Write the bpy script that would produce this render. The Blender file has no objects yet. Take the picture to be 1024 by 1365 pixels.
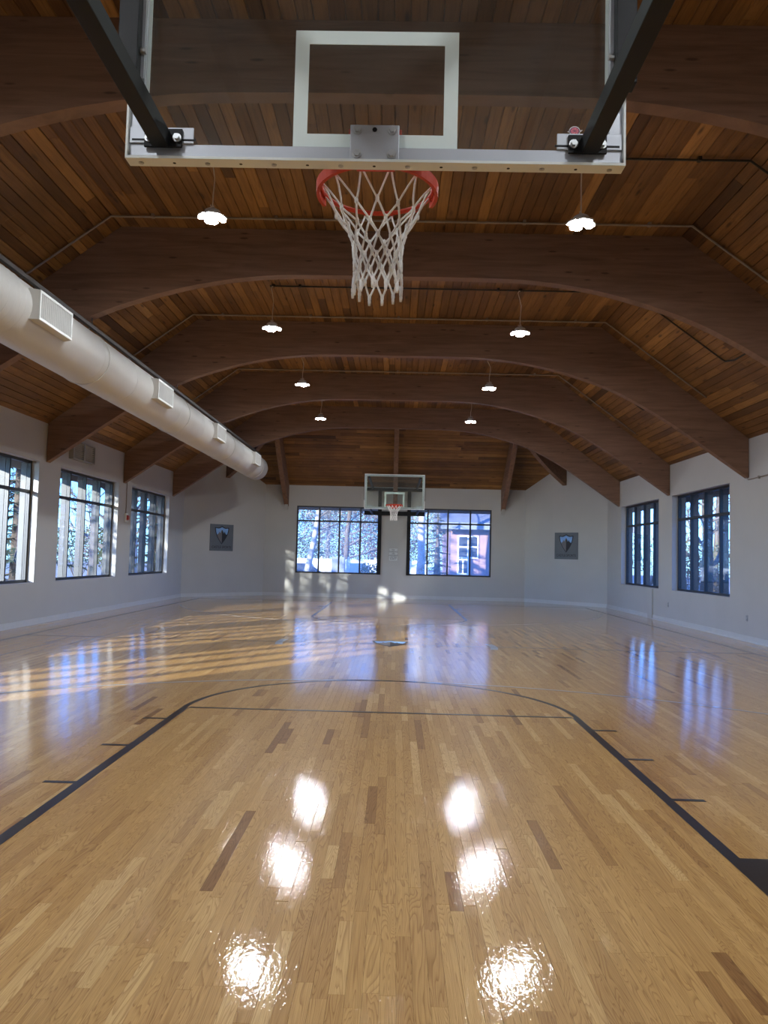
import bpy, math, random
import numpy as np
from mathutils import Matrix, Vector

random.seed(7)
rng = np.random.default_rng(11)
S = bpy.context.scene
COL = S.collection
PI = math.pi

# ------------------------------------------------------------------ camera
F_PX, PITCH, ROLL, YAW = 1014.8, 0.0583, 0.0243, 0.0160
CAM = Vector((0.111, -2.738, 1.4755))
def cam_axes():
    f = Vector((-math.sin(YAW), math.cos(YAW), 0)); r = Vector((math.cos(YAW), math.sin(YAW), 0)); u = Vector((0, 0, 1))
    w = math.cos(PITCH) * f + math.sin(PITCH) * u
    u2 = math.cos(PITCH) * u - math.sin(PITCH) * f
    return math.cos(ROLL) * r + math.sin(ROLL) * u2, math.cos(ROLL) * u2 - math.sin(ROLL) * r, w
CR, CU, CW = cam_axes()
cd = bpy.data.cameras.new('camera')
cam = bpy.data.objects.new('camera', cd)
COL.objects.link(cam)
cd.sensor_fit = 'HORIZONTAL'
cd.sensor_width = 36.0
cd.lens = 36.0 * F_PX / 1024.0
cd.clip_start = 0.02
cd.clip_end = 400
M = Matrix((CR, CU, -CW)).transposed().to_4x4()
M.translation = CAM
cam.matrix_world = M
S.camera = cam

# ------------------------------------------------------------------ sky, sun, exposure
SUN_AZ, SUN_EL = math.radians(52), math.radians(12.8)      # direction the light travels (from +X towards +Y), elevation
world = bpy.data.worlds.new('world')
S.world = world
world.use_nodes = True
wn = world.node_tree
wn.nodes.clear()
sky = wn.nodes.new('ShaderNodeTexSky')
sky.sky_type = 'NISHITA'
sky.sun_disc = False
sky.sun_elevation = SUN_EL
sky.sun_rotation = math.radians(270) - SUN_AZ
sky.air_density = 1.0
sky.dust_density = 0.3
sky.ozone_density = 2.5
bg = wn.nodes.new('ShaderNodeBackground')
bg.inputs['Strength'].default_value = 0.95
wo = wn.nodes.new('ShaderNodeOutputWorld')
tn = wn.nodes.new('ShaderNodeMix'); tn.data_type = 'RGBA'; tn.blend_type = 'MULTIPLY'; tn.inputs[0].default_value = 1.0
tn.inputs[7].default_value = (.30, .61, 1.45, 1)          # daylight reads blue against the neutral-balanced lamps
wn.links.new(sky.outputs[0], tn.inputs[6])
wn.links.new(tn.outputs[2], bg.inputs[0])
wn.links.new(bg.outputs[0], wo.inputs[0])

sl = bpy.data.lights.new('sun', 'SUN')
sl.energy = 18.0
sl.angle = math.radians(0.7)
sl.color = (1.0, 0.94, 0.85)
sun = bpy.data.objects.new('sun', sl)
COL.objects.link(sun)
sd = Vector((math.cos(SUN_AZ) * math.cos(SUN_EL), math.sin(SUN_AZ) * math.cos(SUN_EL), -math.sin(SUN_EL)))
sun.rotation_euler = sd.to_track_quat('-Z', 'Y').to_euler()
sun.location = (-30, -30, 20)
LAMP_STRENGTH = 410.0

S.view_settings.view_transform = 'Standard'
S.view_settings.look = 'None'
S.view_settings.exposure = 0.0
S.view_settings.gamma = 1.0
S.view_settings.use_curve_mapping = False
S.cycles.use_denoising = True
S.cycles.max_bounces = 10
S.cycles.diffuse_bounces = 5
S.cycles.glossy_bounces = 4
S.cycles.transparent_max_bounces = 16
S.cycles.sample_clamp_indirect = 12.0
S.cycles.blur_glossy = 0.2

# ------------------------------------------------------------------ dimensions (metres; origin under the near board)
XC = 0.07                     # middle of the room
WL, WR = -6.83, 6.97          # side walls
YN, YF = -3.9, 24.3           # end walls
YC = 22.0                     # where the side walls stop and the corner walls start
CHX = 4.63                    # half width of the flat end wall
ZC = 6.10                     # flat ceiling
KN = 4.0                      # half width of the flat ceiling
SLOPE = 0.744
ZW = ZC - SLOPE * (6.9 - KN)
YH = YF - (6.9 - KN)          # far end of the flat ceiling
BEAMS = [12.20 + 4.267 * k for k in (-4, -3, -2, -1, 0, 1, 2)]
BT = 0.16
LAMPY = [10.07 + 4.267 * k for k in (-3, -2, -1, 0, 1, 2)]
COURT = 20.39                 # distance between the two boards
def ztop(x): return min(ZC, ZC - SLOPE * (abs(x - XC) - KN))

# ------------------------------------------------------------------ materials
def mat(name):
    m = bpy.data.materials.new(name)
    m.use_nodes = True
    nt = m.node_tree
    return m, nt, nt.nodes['Principled BSDF']
def N(nt, t, **kw):
    n = nt.nodes.new(t)
    for k, v in kw.items(): setattr(n, k, v)
    return n
def L(nt, a, b): nt.links.new(a, b)
def math_node(nt, op, a, b=None, c=None, clamp=False):
    n = N(nt, 'ShaderNodeMath', operation=op); n.use_clamp = clamp
    for i, v in enumerate((a, b, c)):
        if v is None: continue
        if isinstance(v, (int, float)): n.inputs[i].default_value = v
        else: L(nt, v, n.inputs[i])
    return n.outputs[0]
def mapping(nt, src, scale, loc=(0, 0, 0)):
    n = N(nt, 'ShaderNodeVectorMath', operation='MULTIPLY_ADD')
    L(nt, src, n.inputs[0]); n.inputs[1].default_value = scale; n.inputs[2].default_value = loc
    return n.outputs[0]
def noise(nt, vec, scale, detail=3, rough=0.5, dist=0.0):
    n = N(nt, 'ShaderNodeTexNoise'); L(nt, vec, n.inputs['Vector'])
    n.inputs['Scale'].default_value = scale; n.inputs['Detail'].default_value = detail
    n.inputs['Roughness'].default_value = rough; n.inputs['Distortion'].default_value = dist
    return n.outputs[0]
def ramp(nt, fac, stops):
    n = N(nt, 'ShaderNodeValToRGB'); L(nt, fac, n.inputs[0])
    el = n.color_ramp.elements
    while len(el) < len(stops): el.new(0.5)
    for e, (p, c) in zip(el, stops):
        e.position = p; e.color = (c[0], c[1], c[2], 1) if len(c) == 3 else c
    return n.outputs[0]
def mixc(nt, mode, fac, a, b):
    n = N(nt, 'ShaderNodeMix', data_type='RGBA', blend_type=mode)
    if isinstance(fac, (int, float)): n.inputs[0].default_value = fac
    else: L(nt, fac, n.inputs[0])
    for i, v in ((6, a), (7, b)):
        if isinstance(v, tuple): n.inputs[i].default_value = (v[0], v[1], v[2], 1)
        else: L(nt, v, n.inputs[i])
    return n.outputs[2]
def bump(nt, h, strength, dist=0.01):
    n = N(nt, 'ShaderNodeBump'); L(nt, h, n.inputs['Height'])
    n.inputs['Strength'].default_value = strength; n.inputs['Distance'].default_value = dist
    return n.outputs[0]

def simple(name, col, rough=0.5, metal=0.0, var=0.06, scale=6.0, bmp=0.0, coat=0.0, spec=0.5):
    """plain coloured material with a little procedural variation"""
    m, nt, b = mat(name)
    pos = N(nt, 'ShaderNodeNewGeometry').outputs['Position']
    n1 = noise(nt, pos, scale, 4)
    lo = tuple(c * (1 - var) for c in col); hi = tuple(min(1, c * (1 + var)) for c in col)
    L(nt, ramp(nt, n1, [(0.3, lo), (0.7, hi)]), b.inputs['Base Color'])
    b.inputs['Roughness'].default_value = rough
    b.inputs['Metallic'].default_value = metal
    b.inputs['Coat Weight'].default_value = coat
    b.inputs['Specular IOR Level'].default_value = spec
    if bmp: L(nt, bump(nt, noise(nt, pos, scale * 12, 3), bmp, 0.002), b.inputs['Normal'])
    return m

def wood(name, kind, attr):
    """kind 'oak' (varnished floor strips) or 'pine' (stained ceiling boards); attr says where each piece's tint comes from"""
    m, nt, b = mat(name)
    at = N(nt, 'ShaderNodeAttribute', attribute_type=attr, attribute_name='tint')
    t = at.outputs['Fac']
    pos = N(nt, 'ShaderNodeNewGeometry').outputs['Position']
    off = N(nt, 'ShaderNodeCombineXYZ')
    L(nt, math_node(nt, 'MULTIPLY', t, 371.0), off.inputs[0]); L(nt, math_node(nt, 'MULTIPLY', t, 153.0), off.inputs[2])
    def grain_vec(scale):
        n = N(nt, 'ShaderNodeVectorMath', operation='ADD')
        L(nt, mapping(nt, pos, scale), n.inputs[0]); L(nt, off.outputs[0], n.inputs[1])
        return n.outputs[0]
    if kind == 'oak':
        base = ramp(nt, t, [(0.0, (.26, .130, .043)), (0.10, (.36, .190, .062)), (0.24, (.45, .255, .085)), (0.5, (.515, .305, .107)),
                            (0.78, (.57, .350, .130)), (1.0, (.66, .44, .19))])
        c = noise(nt, grain_vec((13.0, 0.95, 1.0)), 1.0, 2, 0.45, 0.7)
        rings = math_node(nt, 'FRACT', math_node(nt, 'MULTIPLY', c, 26.0))
        dark = ramp(nt, rings, [(0.0, (.62, .53, .44)), (0.22, (.86, .82, .76)), (0.5, (1, 1, 1)), (0.93, (1, 1, 1)), (1.0, (.66, .57, .48))])
        fine = ramp(nt, noise(nt, grain_vec((260.0, 6.0, 1.0)), 1.0, 2), [(0.3, (.84, .80, .75)), (0.6, (1.04, 1.03, 1.02))])
        col = mixc(nt, 'MULTIPLY', 0.85, base, dark)
        col = mixc(nt, 'MULTIPLY', 0.8, col, fine)
        L(nt, col, b.inputs['Base Color'])
        b.inputs['Roughness'].default_value = 0.42
        b.inputs['Specular IOR Level'].default_value = 0.15
        b.inputs['Coat Weight'].default_value = 1.0
        b.inputs['Coat IOR'].default_value = 1.36
        b.inputs['Coat Roughness'].default_value = 0.045
        h1 = noise(nt, mapping(nt, pos, (62.0, 24.0, 1.0)), 1.0, 3, 0.55)
        h2 = noise(nt, grain_vec((210.0, 90.0, 1.0)), 1.0, 2)
        hh = math_node(nt, 'ADD', math_node(nt, 'MULTIPLY', h1, 1.0), math_node(nt, 'MULTIPLY', h2, 0.16))
        hh = math_node(nt, 'ADD', hh, math_node(nt, 'MULTIPLY', rings, 0.05))
        L(nt, bump(nt, hh, 0.34, 0.0022), b.inputs['Coat Normal'])
    else:
        base = ramp(nt, t, [(0.0, (.085, .037, .013)), (0.3, (.175, .081, .025)), (0.62, (.265, .130, .038)), (0.85, (.37, .190, .056)), (1.0, (.47, .25, .08))])
        v = (30.0, 1.6, 30.0) if kind == 'pine' else (1.6, 30.0, 30.0)
        c = noise(nt, grain_vec(v), 1.0, 4, 0.6, 0.8)
        col = mixc(nt, 'MULTIPLY', 0.85, base, ramp(nt, c, [(0.25, (.48, .42, .38)), (0.55, (1, 1, 1)), (0.8, (1.2, 1.15, 1.1))]))
        vo = N(nt, 'ShaderNodeTexVoronoi'); L(nt, grain_vec(tuple(x * f for x, f in zip(v, (.22, 1.0, .22) if kind == 'pine' else (1.0, .22, .22)))), vo.inputs['Vector']); vo.inputs['Scale'].default_value = 0.9
        col = mixc(nt, 'MULTIPLY', 0.9, col, ramp(nt, vo.outputs['Distance'], [(0.06, (.20, .16, .14)), (0.17, (1, 1, 1))]))
        big = noise(nt, pos, 0.7, 3)
        col = mixc(nt, 'MULTIPLY', 0.8, col, ramp(nt, big, [(0.35, (.60, .56, .54)), (0.6, (1, 1, 1))]))
        # old water marks, a pale bloom on the boards
        stain = ramp(nt, noise(nt, mapping(nt, pos, (1.1, 5.0, 1.1)), 1.0, 6, 0.72, 1.0), [(0.66, (0, 0, 0)), (0.74, (1, 1, 1))])
        col = mixc(nt, 'MIX', math_node(nt, 'MULTIPLY', stain, 0.28), col, (.42, .33, .25))
        L(nt, col, b.inputs['Base Color'])
        b.inputs['Roughness'].default_value = 0.55
        L(nt, bump(nt, c, 0.3, 0.003), b.inputs['Normal'])
    return m

def beam_wood(name, axis):
    m, nt, b = mat(name)
    pos = N(nt, 'ShaderNodeNewGeometry').outputs['Position']
    v = (1.1, 3, 16) if axis == 'x' else (16, 1.1, 16)
    c = noise(nt, mapping(nt, pos, v), 1.0, 5, 0.6, 0.7)
    col = ramp(nt, c, [(0.25, (.120, .064, .038)), (0.5, (.190, .104, .064)), (0.75, (.240, .136, .088))])
    vo = N(nt, 'ShaderNodeTexVoronoi'); L(nt, mapping(nt, pos, (1.6, 1.0, 7.0) if axis == 'x' else (7.0, 1.6, 7.0)), vo.inputs['Vector'])
    vo.inputs['Scale'].default_value = 1.15
    col = mixc(nt, 'MULTIPLY', 0.75, col, ramp(nt, vo.outputs['Distance'], [(0.07, (.22, .18, .16)), (0.14, (1, 1, 1))]))
    L(nt, col, b.inputs['Base Color']); b.inputs['Roughness'].default_value = 0.6
    L(nt, bump(nt, c, 0.25, 0.003), b.inputs['Normal'])
    return m

def pane_glass(name, tint=(.92, .96, .98), dirt=0.0, veil=0.0):
    m, nt, b = mat(name)
    out = nt.nodes['Material Output']
    nt.nodes.remove(b)
    tr = N(nt, 'ShaderNodeBsdfTransparent'); tr.inputs[0].default_value = (*tint, 1)
    gl = N(nt, 'ShaderNodeBsdfGlossy'); gl.inputs['Roughness'].default_value = 0.02
    fc = N(nt, 'ShaderNodeLayerWeight').outputs['Facing']      # same on both faces of the thin pane
    fr = math_node(nt, 'MULTIPLY_ADD', math_node(nt, 'POWER', fc, 5.0), .955, .035)
    ms = N(nt, 'ShaderNodeMixShader')
    L(nt, fr, ms.inputs[0]); L(nt, tr.outputs[0], ms.inputs[1]); L(nt, gl.outputs[0], ms.inputs[2])
    last = ms.outputs[0]
    if dirt:
        df = N(nt, 'ShaderNodeBsdfDiffuse'); df.inputs[0].default_value = (.62, .62, .60, 1)
        pos = N(nt, 'ShaderNodeNewGeometry').outputs['Position']
        sm = noise(nt, mapping(nt, pos, (3, 3, 5)), 1.0, 6, 0.75)
        sp = ramp(nt, noise(nt, pos, 60, 2, 0.5), [(0.68, (0, 0, 0)), (0.78, (1, 1, 1))])
        f = math_node(nt, 'MULTIPLY', math_node(nt, 'ADD', sm, math_node(nt, 'MULTIPLY', sp, 0.9)), dirt, clamp=True)
        m2 = N(nt, 'ShaderNodeMixShader')
        L(nt, f, m2.inputs[0]); L(nt, last, m2.inputs[1]); L(nt, df.outputs[0], m2.inputs[2]); last = m2.outputs[0]
    if veil:       # milky haze mixed in to imitate daylight glare on the glass
        tl = N(nt, 'ShaderNodeBsdfTranslucent'); tl.inputs[0].default_value = (.8, .8, .8, 1)
        m3 = N(nt, 'ShaderNodeMixShader'); m3.inputs[0].default_value = veil
        L(nt, last, m3.inputs[1]); L(nt, tl.outputs[0], m3.inputs[2]); last = m3.outputs[0]
    L(nt, last, out.inputs[0])
    return m

def emitter(name, col, strength):
    m, nt, b = mat(name)
    b.inputs['Base Color'].default_value = (*col, 1)
    b.inputs['Emission Color'].default_value = (*col, 1)
    b.inputs['Emission Strength'].default_value = strength
    return m

MT = {
    'oak': wood('oak_strip', 'oak', 'OBJECT'), 'oak_far': wood('oak_strip_joined', 'oak', 'GEOMETRY'),
    'pine': wood('ceiling_pine', 'pine', 'OBJECT'), 'pine_far': wood('ceiling_pine_joined', 'pine', 'GEOMETRY'),
    'pine_x': wood('ceiling_pine_cross', 'pinex', 'GEOMETRY'),
    'beam': beam_wood('beam_wood', 'x'), 'beam_y': beam_wood('rafter_wood', 'y'),
    'paint': simple('wall_paint', (.42, .415, .395), .65, var=.025, scale=1.5, bmp=.05),
    'base_white': simple('baseboard_white', (.50, .51, .50), .45, var=.03),
    'backing': simple('dark_backing', (.035, .018, .010), .9),
    'subfloor': simple('subfloor', (.07, .04, .02), .9),
    'black_paint': simple('black_court_paint', (.012, .012, .014), .32, var=.25, scale=40, coat=.6),
    'pale_blue': simple('pale_blue_court_paint', (.30, .28, .26), .35, coat=.5),
    'blue_paint': simple('blue_court_paint', (.26, .31, .40), .35, coat=.5),
    'black_metal': simple('black_powder_coat', (.007, .007, .008), .5, var=.2, spec=.2),
    'black_frame': simple('black_window_frame', (.014, .015, .018), .4, var=.15),
    'fin': simple('dark_bronze_fin', (.034, .038, .042), .45, var=.15, scale=3),
    'alu': simple('aluminium', (.46, .48, .52), .5, .55, var=.05),
    'steel': simple('zinc_steel', (.50, .51, .52), .40, .9, var=.1, scale=30),
    'board_white': simple('board_white', (.74, .78, .76), .4, var=.02),
    'print_white': simple('glass_print_white', (.74, .83, .80), .45, var=.02),
    'rim_red': simple('rim_orange_red', (.52, .045, .016), .5, var=.08, spec=.3),
    'net': simple('white_net_cord', (.88, .87, .85), .8, var=.06, scale=40),
    'duct': simple('duct_white', (.54, .535, .505), .5, var=.03, scale=2),
    'grille': simple('grille_grey', (.50, .51, .50), .45, var=.05),
    'grille_dark': simple('grille_inner', (.22, .22, .22), .7),
    'rail_dark': simple('dark_rail', (.06, .052, .046), .6),
    'conduit': simple('grey_conduit', (.30, .26, .22), .5, .3, var=.1),
    'conduit_dark': simple('black_conduit', (.02, .018, .017), .5, var=.1),
    'cord': simple('pale_cord', (.62, .54, .46), .6),
    'lamp_body': simple('lamp_white_metal', (.70, .72, .74), .4, .2),
    'led': emitter('led_light', (.92, .96, 1.0), LAMP_STRENGTH),
    'glass': pane_glass('window_glass'), 'glass_hazed': pane_glass('hazed_window_glass', veil=.13),  # end window panes get a veil standing in for glare
    'board_glass': pane_glass('board_glass', (.88, .92, .90), dirt=.05),
    'poster': simple('poster_grey', (.105, .116, .128), .5, var=.05),
    'logo_navy': simple('logo_navy', (.008, .012, .025), .5),
    'logo_sky': simple('logo_sky', (.20, .38, .68), .5, var=.15, scale=4),
    'logo_grey': simple('logo_grey', (.13, .12, .125), .5),
    'logo_black': simple('logo_black', (.008, .007, .008), .5),
    'print_black': simple('print_black', (.012, .012, .012), .6),
    'sign_white': simple('sign_white', (.56, .58, .57), .5),
    'outlet': simple('outlet_grey', (.30, .31, .31), .5),
    'red': simple('alarm_red', (.42, .03, .02), .4),
    'pink': simple('sticker_pink', (.75, .12, .16), .4), 'sticker_white': simple('sticker_white', (.8, .75, .76), .4),
    'sticker_purple': simple('sticker_purple', (.13, .02, .09), .4),
    'ground': simple('winter_ground', (.32, .31, .28), .9, var=.35, scale=.6),
    'bark': simple('bark', (.11, .085, .065), .9, var=.4, scale=5), 'bark_pale': simple('pale_bark', (.42, .39, .35), .85, var=.3, scale=4),
    'twig': simple('twig', (.14, .125, .115), .9, var=.3, scale=5),
    'twig_pale': simple('pale_twigs', (.30, .29, .27), .9, var=.4, scale=2),
    'needle': simple('needles', (.035, .062, .032), .85, var=.45, scale=3),
    'leaf': simple('leaf', (.11, .13, .045), .8, var=.5, scale=2), 'leaf_rust': simple('leaf_rust', (.20, .13, .09), .8, var=.4, scale=2),
    'siding': simple('red_siding', (.31, .195, .205), .8, var=.1, scale=2), 'trim_white': simple('house_white', (.78, .78, .76), .6, var=.03),
    'roofing': simple('roof_grey', (.16, .17, .20), .85, var=.2, scale=3), 'fence_white': simple('fence_white', (.72, .73, .72), .7, var=.06),
    'cabinet': simple('cabinet_grey', (.20, .22, .25), .6), 'dark_glass': simple('dark_glass', (.05, .06, .08), .08, var=.1),
    'eave': simple('eave_paint', (.20, .19, .18), .7),
    'car': simple('car_paint', (.05, .055, .065), .25, coat=1), 'tyre': simple('tyre', (.015, .015, .015), .8),
}

# ------------------------------------------------------------------ mesh helpers
class MB:
    def __init__(s): s.v = []; s.f = []
    def add(s, vs, fs):
        o = len(s.v); s.v += [tuple(v) for v in vs]; s.f += [tuple(i + o for i in f) for f in fs]; return s
    def box(s, x0, x1, y0, y1, z0, z1):
        return s.add([(x0, y0, z0), (x1, y0, z0), (x1, y1, z0), (x0, y1, z0), (x0, y0, z1), (x1, y0, z1), (x1, y1, z1), (x0, y1, z1)],
                     [(0, 3, 2, 1), (4, 5, 6, 7), (0, 1, 5, 4), (1, 2, 6, 5), (2, 3, 7, 6), (3, 0, 4, 7)])
    def prism(s, poly, d0, d1, fn):
        """poly: 2D outline (convex or fan-safe), fn(u, v, d) -> xyz"""
        n = len(poly)
        vs = [fn(u, v, d0) for u, v in poly] + [fn(u, v, d1) for u, v in poly]
        fs = [tuple(range(n))[::-1], tuple(range(n, 2 * n))] + [(i, (i + 1) % n, n + (i + 1) % n, n + i) for i in range(n)]
        return s.add(vs, fs)
    def strip(s, us, lo, hi, d0, d1, fn):
        """solid between curves lo(u) and hi(u), from depth d0 to d1"""
        n = len(us); vs = []
        for u in us: vs += [fn(u, lo(u), d0), fn(u, hi(u), d0), fn(u, lo(u), d1), fn(u, hi(u), d1)]
        fs = []
        for i in range(n - 1):
            a, b = 4 * i, 4 * i + 4
            fs += [(a, b, b + 1, a + 1), (a + 2, a + 3, b + 3, b + 2), (a, a + 2, b + 2, b), (a + 1, b + 1, b + 3, a + 3)]
        e = 4 * (n - 1)
        fs += [(0, 1, 3, 2), (e, e + 2, e + 3, e + 1)]
        return s.add(vs, fs)
    def tube(s, pts, r, k=6, closed=False, caps=True):
        pts = [Vector(p) for p in pts]; n = len(pts); rs = r if isinstance(r, (list, tuple)) else [r] * n
        base = len(s.v); prev = None
        for i, p in enumerate(pts):
            if closed: t = pts[(i + 1) % n] - pts[i - 1]
            else: t = pts[min(i + 1, n - 1)] - pts[max(i - 1, 0)]
            if t.length < 1e-9: t = Vector((0, 0, 1))
            t.normalize()
            if prev is None:
                a = Vector((0, 0, 1)) if abs(t.z) < .9 else Vector((1, 0, 0)); q = t.cross(a).normalized()
            else:
                q = prev - t * prev.dot(t)
                q = q.normalized() if q.length > 1e-6 else t.orthogonal().normalized()
            prev = q; w = t.cross(q)
            for j in range(k):
                an = 2 * PI * j / k
                s.v.append(tuple(p + (q * math.cos(an) + w * math.sin(an)) * rs[i]))
        for i in range(n if closed else n - 1):
            a, b = base + i * k, base + ((i + 1) % n) * k
            for j in range(k): s.f.append((a + j, a + (j + 1) % k, b + (j + 1) % k, b + j))
        if caps and not closed:
            s.f.append(tuple(base + j for j in range(k))[::-1]); s.f.append(tuple(base + (n - 1) * k + j for j in range(k)))
        return s
    def cyl(s, a, b, r, k=12): return s.tube([a, b], r, k)
    def lathe(s, prof, c, k=20):
        """profile of (radius, z) around the vertical axis at c"""
        b = len(s.v)
        for r, z in prof:
            for j in range(k): s.v.append((c[0] + r * math.cos(2 * PI * j / k), c[1] + r * math.sin(2 * PI * j / k), c[2] + z))
        for i in range(len(prof) - 1):
            for j in range(k):
                p, q = b + i * k + j, b + i * k + (j + 1) % k
                s.f.append((p, q, q + k, p + k))
        s.f.append(tuple(b + j for j in range(k))[::-1]); s.f.append(tuple(b + (len(prof) - 1) * k + j for j in range(k)))
        return s
    def mesh(s, name, smooth=False):
        me = bpy.data.meshes.new(name); me.from_pydata(s.v, [], s.f); me.update()
        if smooth: me.shade_smooth() if hasattr(me, 'shade_smooth') else [setattr(p, 'use_smooth', True) for p in me.polygons]
        return me
    def build(s, name, material, parent=None, smooth=False, bevel=0.0, **props):
        me = s.mesh(name, smooth); me.materials.append(MT[material] if isinstance(material, str) else material)
        o = bpy.data.objects.new(name, me); COL.objects.link(o)
        if parent is not None: o.parent = parent
        if bevel:
            md = o.modifiers.new('bevel', 'BEVEL'); md.width = bevel; md.segments = 2; md.limit_method = 'ANGLE'
        for k, v in props.items(): o[k] = v
        return o

def empty(name, loc=(0, 0, 0), rz=0.0, **props):
    o = bpy.data.objects.new(name, None); COL.objects.link(o); o.location = loc; o.rotation_euler = (0, 0, rz)
    o.empty_display_size = 0.1
    for k, v in props.items(): o[k] = v
    return o
def copy_tree(o, parent=None):
    c = o.copy(); COL.objects.link(c)
    if parent is not None: c.parent = parent
    for ch in [x for x in ALLKIDS(o)]: copy_tree(ch, c)
    return c
def ALLKIDS(o): return list(o.children)
def box(name, material, dims, parent=None, **kw): return MB().box(*dims).build(name, material, parent, **kw)
def text(body, size, material, parent, matrix, name='lettering', extrude=0.0008, align='CENTER', sx=1.0):
    cu = bpy.data.curves.new(name, 'FONT'); cu.body = body; cu.size = size; cu.align_x = align; cu.align_y = 'CENTER'; cu.extrude = extrude
    cu.materials.append(MT[material]); cu.resolution_u = 3
    tmp = bpy.data.objects.new(name, cu)
    me = bpy.data.meshes.new_from_object(tmp); bpy.data.objects.remove(tmp)
    me.materials.clear(); me.materials.append(MT[material])
    o = bpy.data.objects.new(name, me); COL.objects.link(o); o.parent = parent
    o.matrix_local = matrix @ Matrix.Diagonal((sx, 1, 1, 1))
    return o

# ------------------------------------------------------------------ floor: 57 mm oak strips running the length of the hall
floor = MB().box(WL - .1, WR + .1, YN - .1, YF + .1, -.20, -.016).build('floor', 'subfloor', kind='structure',
        label='glossy light oak strip court floor with black markings')
PW = 0.0572
PL = [0.28, 0.40, 0.52, 0.68, 0.85, 1.05, 1.30]
def proj(x, y, z):
    q = Vector((x, y, z)) - CAM; d = q.dot(CW)
    if d < .05: return None
    return 512 + F_PX * q.dot(CR) / d, 682.5 - F_PX * q.dot(CU) / d, d
def rand_tint(n):
    t = np.clip(rng.normal(.53, .17, n), .16, 1)
    k = rng.random(n)
    t = np.where(k < .03, rng.uniform(.0, .16, n), t)
    return np.where(k > .95, rng.uniform(.85, 1., n), t)
planks = []          # x, y centre, length class, tint, tilt
x = WL
while x < WR:
    y = YN - random.random() * 1.2
    while y < YF:
        c = random.choices(range(7), (1, 2, 3, 3, 3, 2, 1))[0]
        planks.append((x + PW / 2, y + PL[c] / 2, c)); y += PL[c]
    x += PW
tint = rand_tint(len(planks))
tilt = rng.normal(0, .0016, len(planks)); tilt2 = rng.normal(0, .00045, len(planks))
def score(x, y, z, length, wid):
    p = proj(x, y, z)
    if p is None or p[2] < .8: return 0
    u, v, d = p
    if u < -40 or u > 1064 or v < -60 or v > 1420: return 0
    return length * wid * abs(z - CAM.z) / d ** 3
rank = sorted(range(len(planks)), key=lambda i: -score(planks[i][0], planks[i][1], 0, PL[planks[i][2]], PW))
near = set(rank[:300])
GAP = .0007
pm = []
for c in range(7):
    b = MB().box(-PW / 2 + GAP / 2, PW / 2 - GAP / 2, -PL[c] / 2 + GAP / 2, PL[c] / 2 - GAP / 2, -.016, 0)
    me = b.mesh('plank'); me.materials.append(MT['oak']); pm.append(me)
far_v, far_t = [], []
for i, (px, py, c) in enumerate(planks):
    if i in near:
        o = bpy.data.objects.new('plank', pm[c]); COL.objects.link(o); o.parent = floor
        o.location = (px, py, 0); o.rotation_euler = (tilt2[i], tilt[i], 0); o['tint'] = float(tint[i])
    else: far_v.append(i)
def joined_boxes(name, frames, tints, material, parent, **props):
    """frames: arrays (n,8,3) of box corners"""
    n = len(frames); me = bpy.data.meshes.new(name)
    q = np.array([(0, 3, 2, 1), (4, 5, 6, 7), (0, 1, 5, 4), (1, 2, 6, 5), (2, 3, 7, 6), (3, 0, 4, 7)])
    me.vertices.add(n * 8); me.vertices.foreach_set('co', frames.reshape(-1).astype(np.float32))
    fi = (q[None] + 8 * np.arange(n)[:, None, None]).reshape(-1)
    me.loops.add(n * 24); me.loops.foreach_set('vertex_index', fi.astype(np.int32))
    me.polygons.add(n * 6); me.polygons.foreach_set('loop_start', np.arange(0, n * 24, 4, dtype=np.int32))
    me.polygons.foreach_set('loop_total', np.full(n * 6, 4, dtype=np.int32))
    a = me.attributes.new('tint', 'FLOAT', 'FACE'); a.data.foreach_set('value', np.repeat(tints, 6).astype(np.float32))
    me.update(calc_edges=True); me.validate(); me.shade_flat()
    me.materials.append(MT[material])
    o = bpy.data.objects.new(name, me); COL.objects.link(o); o.parent = parent
    for k, v in props.items(): o[k] = v
    return o
idx = np.array(far_v)
P = np.array([(planks[i][0], planks[i][1], PL[planks[i][2]]) for i in far_v])
hx = PW / 2 - GAP / 2; hy = P[:, 2] / 2 - GAP / 2
fr = np.zeros((len(P), 8, 3))
for k, (sx, sy, up) in enumerate([(-1, -1, 0), (1, -1, 0), (1, 1, 0), (-1, 1, 0), (-1, -1, 1), (1, -1, 1), (1, 1, 1), (-1, 1, 1)]):
    fr[:, k, 0] = P[:, 0] + sx * hx; fr[:, k, 1] = np.clip(P[:, 1] + sy * hy, YN - .2, YF + .05)
    fr[:, k, 2] = (0 if up else -.016) - sx * hx * tilt[idx] + sy * hy * tilt2[idx]
joined_boxes('floor_strips', fr, tint[idx], 'oak_far', floor, kind='stuff')

# court markings: paint films on the strips
def film(name, poly, material, z=.0016):
    return MB().prism(poly, .0002, z, lambda u, v, d: (u, v, d)).build(name, material, floor)
def line(name, x0, x1, y0, y1, m='black_paint'): return film(name, [(x0, y0), (x1, y0), (x1, y1), (x0, y1)], m)
def arc(name, cx, cy, r0, r1, a0, a1, m='black_paint', n=48, z=.0016):
    b = MB(); vs = []; fs = []
    for i in range(n + 1):
        a = a0 + (a1 - a0) * i / n; c, s = math.cos(a), math.sin(a)
        vs += [(cx + r0 * c, cy + r0 * s, .0002), (cx + r1 * c, cy + r1 * s, .0002), (cx + r0 * c, cy + r0 * s, z), (cx + r1 * c, cy + r1 * s, z)]
    for i in range(n):
        p, q = 4 * i, 4 * i + 4
        fs += [(p + 2, p + 3, q + 3, q + 2), (p, p + 2, q + 2, q), (p + 1, q + 1, q + 3, p + 3)]
    return b.add(vs, fs).build(name, m, floor)
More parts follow.
